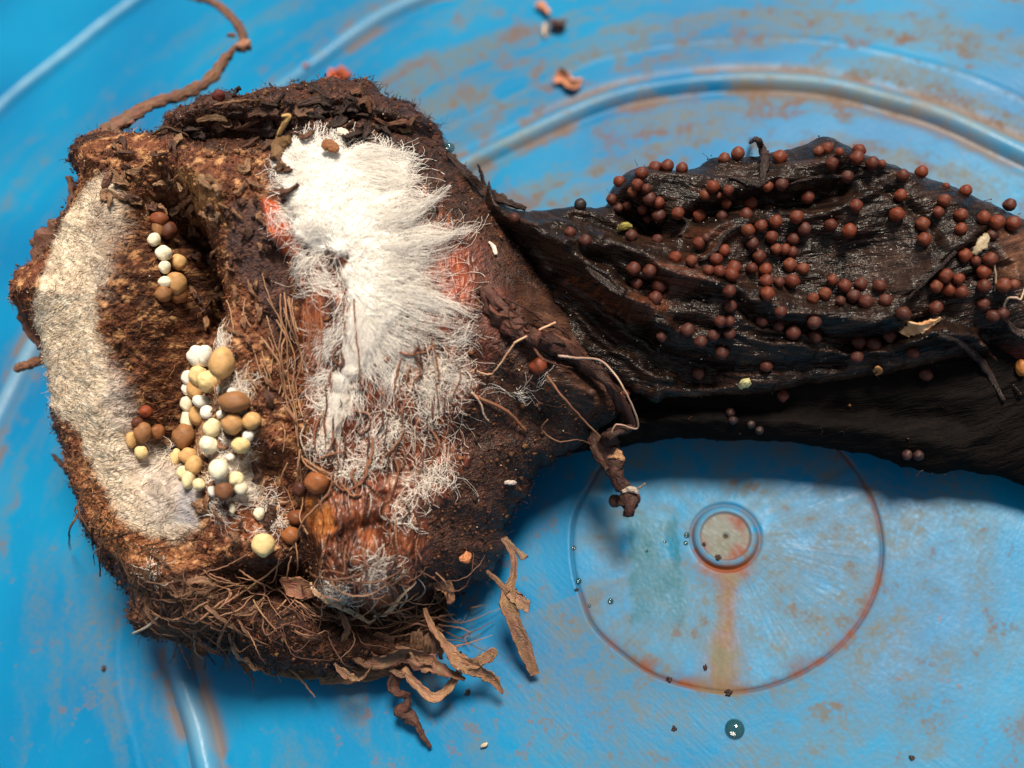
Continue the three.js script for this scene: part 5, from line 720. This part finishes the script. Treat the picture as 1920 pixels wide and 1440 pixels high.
// [where, [[x, y, radius?], ...]] - brown pellets on the blackened leaf, in photograph pixels
const clusters = [
  ['crowning the left shoulder of the black leaf', [[1162, 341], [1203, 325], [1229, 315, 13], [1251, 311, 13], [1279, 316, 13]]],
  ['bunched just below the left shoulder', [[1147, 374, 12], [1195, 346, 11], [1212, 354, 11], [1186, 360, 11], [1160, 390, 9], [1176, 385, 10]]],
  ['inside the dark hollow under the left shoulder', [[1218, 373, 13], [1235, 380, 12], [1205, 393, 10], [1214, 411, 9], [1235, 404, 13]]],
  ['left of the hooked tip on the upper edge', [[1358, 297, 12], [1384, 288, 14]]],
  ['under the upper fold left of the hooked tip', [[1337, 350, 13], [1322, 366, 11], [1347, 367, 7], [1366, 357, 11], [1362, 382, 10], [1354, 405, 11]]],
  ['in a loose row beside the dark hollow', [[1271, 400, 12], [1311, 405, 13]]],
  ['just right of the hooked tip', [[1462, 295, 15], [1440, 350, 11], [1466, 346, 13]]],
  ['along the peaked top edge of the leaf', [[1535, 284, 10], [1551, 279, 12], [1574, 285, 9], [1611, 282, 12], [1607, 296, 14], [1636, 306, 13], [1653, 307, 9]]],
  ['below the peaked top edge', [[1560, 307, 12], [1589, 331, 12], [1515, 370, 13], [1605, 386, 13]]],
  ['on the upper right slope near the rim', [[1728, 323, 13], [1693, 329, 12], [1774, 349, 7], [1811, 358, 12], [1893, 384, 13]]],
  ['in vertical doubles on the smooth slope', [[1689, 366, 13], [1682, 402, 14], [1730, 420, 14], [1733, 449, 14]]],
  ['on the grey slope towards the right edge', [[1771, 376, 13], [1759, 398, 12], [1802, 403, 13], [1802, 429, 12], [1845, 408, 13], [1870, 417, 14], [1900, 419, 14], [1860, 440, 11]]],
  ['at the top of the dense middle swarm', [[1408, 381, 13], [1399, 403, 13], [1455, 416, 14], [1427, 424, 12], [1403, 432, 13], [1494, 407, 14], [1509, 430, 14], [1447, 444, 13]]],
  ['in the heart of the dense middle swarm', [[1488, 448, 13], [1411, 457, 13], [1456, 467, 11], [1472, 468, 11], [1486, 473, 12], [1423, 481, 14], [1481, 497, 13], [1506, 504, 13]]],
  ['at the bottom of the dense middle swarm', [[1410, 503, 12], [1436, 506, 13], [1437, 527, 13], [1461, 529, 11], [1486, 527, 14], [1439, 551, 14]]],
  ['as a lone pair on the bare slope', [[1558, 422, 13], [1593, 433, 14]]],
  ['strung along the rusty ridge', [[1311, 456, 12], [1324, 446, 10], [1267, 483, 12], [1297, 489, 12], [1358, 470, 12], [1343, 486, 13], [1329, 507, 10], [1349, 509, 12], [1376, 502, 14], [1372, 515, 14]]],
  ['in the wet hollow of the left fold', [[1188, 504, 14], [1218, 508, 13], [1194, 532, 12], [1236, 536, 15], [1229, 559, 13]]],
  ['scattered over the left neck of the leaf', [[965, 409, 11], [1069, 436, 12], [1098, 451, 13], [1184, 442, 13], [1233, 450, 12]]],
  ['in a vertical file above the lower fold', [[1368, 546, 13], [1370, 575, 13], [1351, 603, 12], [1368, 603, 11]]],
  ['on the lower left fold', [[1289, 619, 15], [1241, 631, 12], [1338, 629, 12], [1368, 626, 13], [1314, 641, 13], [1354, 662, 13], [1310, 701, 13]]],
  ['in the tight heap along the long fold', [[1561, 525, 12], [1584, 536, 14], [1614, 533, 13], [1649, 536, 14], [1601, 555, 13], [1576, 564, 10], [1547, 551, 13], [1525, 560, 11], [1624, 566, 14], [1660, 563, 14]]],
  ['below the long fold in the middle', [[1464, 585, 13], [1429, 603, 12], [1461, 612, 12], [1488, 624, 15], [1527, 605, 14], [1528, 632, 13]]],
  ['near the lower lip of the leaf', [[1610, 642, 14], [1639, 646, 14], [1668, 630, 13], [1607, 670, 13], [1713, 662, 13], [1437, 687, 13], [1694, 588, 14]]],
  ['in the cluster left of the pale husk', [[1755, 577, 13], [1755, 537, 13], [1773, 517, 14], [1798, 523, 12], [1780, 543, 13], [1803, 548, 13]]],
  ['around the pale husk at the right', [[1809, 479, 14], [1830, 489, 10], [1857, 486, 13], [1844, 510, 14], [1845, 537, 14], [1882, 535, 14], [1901, 534, 11]]],
  ['at the right end below the curled rootlet', [[1844, 571, 13], [1862, 593, 14], [1880, 588, 12]]],
  ['hanging under the lip of the leaf', [[1468, 742, 12], [1737, 703, 12]]],
];
for (const [where, list] of clusters) {
  const s = [...list].sort((a, b) => a[0] - b[0]), n = s.length, grp = 'brown pellets scattered over the blackened leaf';
  s.forEach(([x, y, r = 12.5], i) => {
    const dark = y > 560 || x < 1260 && y > 400 || rnd() < 0.14, q = r * (0.88 + 0.14 * rnd()), m = pellet(x, y, q, q * (1 + 0.0001), browns[dark ? 2 + Math.floor(rnd() * 2) : [0, 1, 4, 5, 6][Math.floor(rnd() * 5)]], 0.5 + 0.35 * rnd());
    const which = n === 2 ? (i ? 'right' : 'left') : i === 0 ? 'leftmost' : i === n - 1 ? 'rightmost' : ordinal[i] + ' from left';
    tag(m, `${which} of ${numberWord[n]} brown pellets ${where}`, 'fungal pellet', grp);
  });
}
const lone = [
  [1009, 686, 17, 16, [132, 64, 40], 'large orange brown pellet in the dark crease beside the pale curved root'],
  [1010, 629, 11, 11, [96, 52, 42], 'small dark red pellet where the rootlet leaves the neck'],
  [1088, 384, 12, 12, [44, 38, 38], 'black pellet alone on the neck edge against the blue lid'],
  [410, 180, 12.5, 12.5, [96, 46, 38], 'shiny dark red pellet on the top left edge of the rotten base'],
  [1173, 737, 9, 9, [110, 60, 50], 'small brown pellet on the tattered elbow of the hanging rootlet'],
  [1108, 736, 10, 8, [70, 44, 36], 'dim brown pellet half hidden under the neck fold'],
  [1153, 939, 12.5, 12.5, [74, 46, 42], 'dark pellet left of the hanging rootlet tip'],
  [1190, 935, 12.5, 12.5, [100, 66, 58], 'brown pellet right of the hanging rootlet tip'],
  [595, 905, 24, 21, [150, 92, 56], 'large dull brown pellet behind the long hair roots'],
  [562, 917, 14, 15, [84, 52, 42], 'dark pellet left of the large dull brown one'],
  [556, 970, 17, 15, [120, 72, 46], 'upper brown pellet by the root tangle below the cream heap'],
  [545, 1004, 18, 16, [150, 92, 54], 'lower orange brown pellet by the root tangle below the cream heap'],
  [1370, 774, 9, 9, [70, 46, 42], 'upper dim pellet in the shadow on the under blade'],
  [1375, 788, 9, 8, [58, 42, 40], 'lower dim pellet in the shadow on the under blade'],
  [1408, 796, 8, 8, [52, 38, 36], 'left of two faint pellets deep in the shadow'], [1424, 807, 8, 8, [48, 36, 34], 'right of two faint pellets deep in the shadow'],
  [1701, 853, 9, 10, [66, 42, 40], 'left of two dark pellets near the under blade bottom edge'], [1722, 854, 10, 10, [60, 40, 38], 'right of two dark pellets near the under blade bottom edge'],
  [1915, 690, 10, 16, [168, 108, 56], 'amber oval pellet at the right frame edge below the folds'],
];
for (const [x, y, rx, ry, c, label] of lone) tag(pellet(x, y, rx, ry, pelletMat(...c, 0.45), x > 1120 && y > 900 && x < 1200 ? 0 : 0.6, x > 1120 && y > 900 && x < 1200 ? 93.6 : null), label, 'fungal pellet');
// pale young pellets; heights above the skin stack them into heaps
const cream = [244, 226, 178], pale = [247, 236, 206], white = [249, 243, 228], tan = [212, 168, 112], tan2 = [190, 144, 94], brn = [152, 107, 70], yel = [238, 210, 150];
const heap = [
  [369, 668, 18, 20, white, .6, 'white pellet topmost in the cream heap, left half of the pair'], [384, 667, 15, 20, white, .9, 'white pellet topmost in the cream heap, right half of the pair'], [416, 682, 24, 30, tan, .7, 'large tan egg shaped pellet at the top right of the heap'],
  [353, 709, 13, 15, white, .2, 'white pellet peeping out left behind the two yellow balls'], [351, 729, 11, 12, white, .2, 'small white pellet under the one peeping out left'], [372, 704, 18, 19, yel, .9, 'yellowish pellet overlapped by the round yellow ball in front'], [390, 715, 20, 20, yel, 1.4, 'round yellow ball in front near the heap top'], [367, 730, 16, 20, tan, .3, 'tan pellet tucked under the round yellow ball'],
  [350, 758, 12, 15, pale, .4, 'pale pellet at the left edge halfway down the heap'], [378, 753, 17, 12.5, white, 1.0, 'flat white oval pellet in the middle of the heap'], [389, 774, 14, 14, white, 1.5, 'round white pellet just below the flat white oval'], [413, 777, 7.5, 7.5, white, 1.0, 'tiny white bead between the white and the tan pellets'], [371, 779, 16, 19, tan, .5, 'tan pellet left of the round white one'],
  [439, 754, 30, 20, brn, .9, 'wide brown bean shaped pellet with a white blob on top'], [435, 735, 9, 8, white, 1.6, 'white blob sitting on the wide brown bean'], [411, 730, 6, 7, white, .6, 'tiny white nodule left of the wide brown bean'], [436, 795, 20, 19, tan2, .9, 'tan brown pellet under the wide brown bean'], [471, 789, 17, 17, tan, .9, 'smooth tan pellet with a dark pore at the right of the heap'], [465, 817, 11, 11, white, 1.2, 'white bead below the smooth tan pellet'], [398, 802, 17, 18, cream, 1.4, 'cream ball with a dark dot in the heap centre'], [352, 790, 13, 22, pale, .3, 'pale drooping pellet at the left flank of the heap'],
  [345, 818, 21, 23, brn, .8, 'large tan brown pellet low on the left of the heap'], [452, 835, 18, 15, yel, .9, 'flat tan cream pellet right of the woolly gap'], [392, 833, 18, 18, pale, 1.2, 'pale ball under the cream ball with the dark dot'], [330, 857, 10, 16, yel, .5, 'narrow yellowish pellet at the lower left of the heap'], [353, 854, 18, 15, tan, .8, 'tan pellet under the large tan brown one'], [364, 873, 17, 18, tan, 1.3, 'tan ball with a white scuff low in the heap'], [345, 886, 13, 14, cream, .9, 'cream pellet beside the scuffed tan ball'], [354, 898, 12, 19, cream, 1.0, 'long cream pellet hanging at the heap foot'], [373, 908, 12, 12, cream, 1.3, 'small cream ball with a nipple at the heap foot'], [410, 880, 19, 19, pale, 1.0, 'large pale ball with dark specks low in the heap'], [443, 898, 14, 14, cream, .7, 'cream ball on the right of the heap foot'], [451, 914, 13, 15, pale, .9, 'pale pellet lowest on the right of the heap foot'], [432, 857, 9, 7, white, .8, 'small white lump above the large pale ball'],
  [398, 921, 8, 11, white, .8, 'little white pellet left of the brown one at the foot'], [420, 921, 17, 18, [126, 84, 58], 1.0, 'brown ball alone among cream ones at the heap foot'], [435, 955, 6.5, 11, pale, .7, 'slim whitish pellet under the heap foot'], [486, 963, 11, 11.5, pale, .7, 'white pellet on a stalk between the heap and hair roots'], [494, 1021, 21, 23, yel, .9, 'big yellow cream lobed pellet lowest of all'], [505, 977, 6, 6, white, .6, 'tiny white bead above the big yellow lobed pellet'],
  [273, 771, 11.5, 11.5, [140, 66, 36], .7, 'dark red ball at the top of the small left group'], [258, 793, 11, 11, [92, 50, 34], .4, 'dark brown ball under the dark red one'], [268, 811, 16, 19, brn, .9, 'tan brown ball in the middle of the small left group'], [294, 809, 14, 14, [144, 92, 56], .9, 'brown ball right in the small left group'], [246, 825, 9, 16, tan, .4, 'narrow tan pellet left in the small left group'], [265, 848, 12, 12.5, yel, .9, 'cream ball lowest in the small left group'],
  [299, 411, 17, 14, [134, 74, 46], .6, 'red brown flat ball atop the chain in the hollow'], [316, 433, 16, 17, [96, 56, 40], .7, 'dark brown ball at the top of the chain in the hollow'], [297, 430, 11, 17, brn, .4, 'tan brown pellet beside the dark brown ball'], [289, 450, 12, 13, pale, .8, 'upper left white pellet of the chain in the hollow'], [307, 475, 15, 15, pale, 1.0, 'large white ball in the chain in the hollow'], [309, 501, 11.5, 12, pale, .8, 'small white ball below the large white one'], [335, 492, 15, 15, tan, .9, 'tan ball right of the white chain'], [309, 529, 12, 12, pale, .8, 'lowest white ball of the chain in the hollow'], [331, 531, 19, 22, tan2, .7, 'large amber tan pellet at the foot of the chain'], [306, 551, 16, 15, brn, .3, 'brown pellet under the lowest white ball'], [334, 553, 18, 16, [140, 90, 54], .2, 'brown pellet at the very foot of the chain'],
];
for (const [x, y, rx, ry, c, up, label] of heap) tag(pellet(x, y, rx, ry, pelletMat(...c, 0.55), 0.35 + up * 0.8), label, 'fungal pellet', 'pale pellets heaped in the cut hollow');
// ---------------------------------------------------------------- loose bits on the lid and the plant, water drops
function bit(name, pts, w, t, c, label, category, o = {}) {
  const P = catmull(pts.map((p, i) => [...(o.on ? onto(p[0], p[1], p[2]) : free(p[0], p[1], p[2])), w[Math.min(i, w.length - 1)] * 0.5 * 0.05]), 6), n = P.length - 1, ph = rnd() * 40, C = Array.isArray(c[0]) ? c : [c, c];
  const mid = P[n >> 1], sh = new Shell(); sh.strap(P.map(p => [p[0] - mid[0], p[1] - mid[1], p[2] - mid[2]]), k => Math.max(0.03, P[Math.round(k * n)][3]), t, (k, x) => mix3(C[0], C[1], clamp(0.5 + 1.3 * fbm(k * 4 + ph, x * 1.5, 2, 3))), { sides: 10, rough: o.rough ?? 0.35, curl: o.curl ?? 0.3, twist: o.twist ?? 0 });
  const m = new THREE.Mesh(sh.geo(), o.mat ?? M.dry); m.name = name; m.position.set(mid[0] * 1e-3, mid[1] * 1e-3, mid[2] * 1e-3); m.castShadow = m.receiveShadow = true; return tag(m, label, category, o.group);
}
function crumbThing(px, py, y, r, c, label, category, on = false, squash = [1, 0.7, 1], group) {
  const sh = new Shell(), p = on ? onto(px, py, y) : free(px, py, y); for (let k = 0; k < 7; k++) sh.chunk([rs() * r * 0.7, rs() * r * 0.4, rs() * r * 0.7], r * (0.5 + rnd() * 0.4), vary(c, 0.3), squash);
  const m = new THREE.Mesh(sh.geo(), M.crumb); m.name = 'crumb'; m.position.set(p[0] * 1e-3, p[1] * 1e-3, p[2] * 1e-3); m.castShadow = m.receiveShadow = true; return tag(m, label, category, group);
}
bit('husk', [[1040, 155, 0.5], [1056, 140, 1.1], [1074, 158, 1.2], [1088, 150, 0.6]], [14, 34, 26, 10], 0.35, [S(196, 120, 84), S(226, 160, 124)], 'curled orange husk lying on the lid behind the base', 'husk', { curl: 0.8 });
crumbThing(1042, 44, 0.7, 0.9, S(84, 60, 56), 'dark soil crumb with pale splinters near the top edge', 'crumb');
bit('splinter', [[1004, 12, 0.4], [1016, 10, 0.7], [1030, 26, 0.8]], [10, 18, 8], 0.3, [S(216, 150, 110), S(190, 124, 90)], 'peach coloured splinter leaning on the dark soil crumb', 'splinter');
bit('splinter', [[1022, 44, 0.6], [1020, 58, 0.4], [1022, 70, 0.2]], [9, 9, 4], 0.25, [S(214, 196, 176), S(180, 150, 124)], 'thin pale splinter below the dark soil crumb', 'splinter');
crumbThing(638, 146, 2.0, 1.5, S(176, 84, 54), 'brick red clod on the lid behind the top of the base', 'clod', false, [1, 0.9, 1]);
for (const [x, y, r, w] of [[197, 1251, 0.3, 'left of the lower left rib'], [1254, 1273, 0.26, 'in the lower left of the disc groove'], [1365, 1299, 0.28, 'at the bottom of the disc groove'], [1323, 1252, 0.22, 'just inside the bottom of the disc'], [878, 1299, 0.26, 'on bare lid right of the papery scales'], [1081, 1106, 0.2, 'at the left of the disc groove'], [1320, 1021, 0.22, 'on the left of the centre boss'], [1347, 1046, 0.26, 'on the lower rim of the centre boss'], [1264, 1366, 0.2, 'left of the water drop'], [575, 122, 0.4, 'on the rib behind the base'], [1710, 1421, 0.2, 'near the bottom right edge']])
  crumbThing(x, y, lidY(...(p => [Math.hypot(p[0], p[2]), Math.atan2(p[2], p[0]) * 57.29578])(free(x, y, 0.2))) + r * 0.3, r, x < 900 && y < 200 ? S(190, 110, 90) : S(56, 40, 38), `tiny dark crumb ${w}`.replace('dark', x < 900 && y < 200 ? 'pinkish' : 'dark'), 'crumb', false, [1, 0.8, 1]);
bit('seed', [[902, 1400, 0.4], [908, 1397, 0.45], [914, 1393, 0.4]], [4, 8, 4], 0.15, S(200, 180, 150), 'small pale seed on the blue lid near the bottom', 'seed');
bit('straw', [[522, 256, 0.4], [530, 244, 0.6], [540, 228, 0.7], [546, 218, 0.7], [538, 219, 0.9]], [6, 10, 10, 9, 3], 0.22, [S(206, 170, 112), S(176, 136, 84)], 'short bent tan straw at the top of the mould mat', 'straw', { on: true, rough: 0.15 });
bit('flake', [[632, 252, 0.3], [644, 254, 0.4], [654, 262, 0.3]], [10, 14, 6], 0.15, [S(240, 232, 214), S(220, 206, 186)], 'small white chip on the dark bark above the mould', 'flake', { on: true });
bit('flake', [[608, 288, 0.6], [620, 284, 0.8], [634, 290, 0.6]], [12, 22, 12], 0.3, [S(150, 96, 56), S(124, 78, 44)], 'brown nut like lump set in the top of the mould', 'flake', { on: true });
bit('flake', [[524, 300, 0.4], [530, 284, 0.6], [548, 272, 0.6]], [16, 26, 16], 0.3, [S(110, 80, 50), S(104, 78, 50)], 'olive brown lump at the upper left of the mould', 'flake', { on: true });
bit('flake', [[1700, 634, 0.3], [1716, 626, 0.6], [1738, 620, 0.5], [1760, 606, 0.4]], [18, 28, 20, 8], 0.2, [S(236, 204, 168), S(196, 140, 92)], 'pale torn papery flake on the lower right of the leaf', 'flake', { on: true, rough: 0.6, curl: 0.6 });
bit('flake', [[1392, 722, 0.4], [1400, 716, 0.5], [1408, 712, 0.4]], [10, 18, 10], 0.3, [S(196, 190, 140), S(170, 164, 116)], 'greenish cream flake at the lower lip of the leaf', 'flake', { on: true });
bit('husk', [[1822, 480, 0.5], [1828, 464, 0.6], [1834, 448, 0.6], [1840, 436, 0.4]], [8, 16, 16, 6], 0.2, [S(186, 172, 144), S(150, 130, 104)], 'pale fibrous husk standing among pellets at the right', 'husk', { on: true, rough: 0.6 });
bit('flake', [[1162, 434, 0.3], [1170, 428, 0.5], [1180, 430, 0.3]], [8, 14, 8], 0.25, [S(150, 140, 70), S(120, 104, 56)], 'tiny olive yellow flake on the left of the leaf', 'flake', { on: true });
bit('flake', [[858, 1046, 0.3], [866, 1042, 0.5], [874, 1032, 0.4]], [8, 18, 10], 0.2, [S(196, 128, 84), S(150, 92, 60)], 'orange brown flake on the dark skin above the papery scales', 'flake', { on: true });
bit('flake', [[942, 904, 0.3], [952, 902, 0.4], [962, 904, 0.3]], [6, 9, 5], 0.15, [S(226, 214, 204), S(190, 170, 156)], 'white fleck on the dark skin above the lid corner', 'flake', { on: true });
bit('flake', [[914, 456, 0.2], [922, 466, 0.3], [928, 480, 0.2]], [5, 8, 6], 0.15, [S(240, 232, 222), S(206, 190, 176)], 'narrow white fleck on the dark neck right of the mould', 'flake', { on: true });
bit('flake', [[1638, 692, 0.3], [1644, 684, 0.5], [1650, 690, 0.4], [1642, 696, 0.3]], [6, 8, 8, 5], 0.15, [S(150, 96, 54), S(190, 140, 90)], 'little curled brown husk ring on the lower lip', 'flake', { on: true });
bit('twig', [[256, 1182, 0.4], [280, 1166, 0.5], [302, 1146, 0.5]], [4, 5, 4], 0.1, [S(206, 190, 170), S(170, 146, 124)], 'thin whitish twig across the lower left corner of the base', 'twig', { on: true, rough: 0.1 });
bit('twig', [[1192, 918, 7], [1202, 912, 7], [1210, 906, 7.2]], [3, 4, 3], 0.08, [S(150, 140, 130), S(120, 100, 90)], 'grey splinter beside the hanging rootlet tip', 'splinter');
// water
const water = new THREE.MeshPhysicalMaterial({ color: 0x1d4a52, roughness: 0.03, transparent: true, opacity: 0.5, ior: 1.4, clearcoat: 1, clearcoatRoughness: 0.02 });
function drop(px, py, r, flat, label, on = false) {
  const g = new THREE.SphereGeometry(1, 28, 18), p = g.attributes.position; for (let i = 0; i < p.count; i++) { const x = p.getX(i), y = p.getY(i), z = p.getZ(i), k = 1; p.setXYZ(i, x * k, y < 0 ? y * 0.35 : y, z * k); } g.computeVertexNormals();
  const q = free(px, py, 0.2), rr = Math.hypot(q[0], q[2]), y0 = on ? null : lidY(rr, Math.atan2(q[2], q[0]) * 57.29578), c = on ? onto(px, py, r * 0.5) : free(px, py, y0 + r * flat * 0.35);
  const m = new THREE.Mesh(g, water); m.name = 'water_drop'; m.position.set(c[0] * 1e-3, c[1] * 1e-3, c[2] * 1e-3); m.scale.set(r * 1e-3, r * flat * 1e-3, r * 1e-3); m.castShadow = m.receiveShadow = true; tag(m, label, 'water drop', 'water drops on lid and plant');
}
drop(1378, 1366, 0.85, 0.62, 'largest clear water drop on the lid below the disc');
for (const [x, y, r, l] of [[1085, 1089, 0.3, 'clear bead of water on the left rim of the disc'], [1076, 1027, 0.22, 'small water bead on the upper left rim of the disc'], [1145, 1127, 0.28, 'water bead inside the lower left of the disc'], [1288, 1003, 0.28, 'upper water bead left of the centre boss'], [1286, 1018, 0.22, 'lower water bead left of the centre boss'], [1247, 1015, 0.16, 'tiny water bead on the dark wet wedge'], [1213, 1033, 0.14, 'faint water bead at the middle of the wet wedge'], [1105, 1136, 0.16, 'tiny bead low on the left rim of the disc'], [757, 1268, 0.2, 'tiny water bead under the papery scales']]) drop(x, y, r, 0.8, l);
drop(838, 282, 0.55, 1, 'glassy round water bead on the right shoulder of the base', true);
renderer.render(scene, camera);
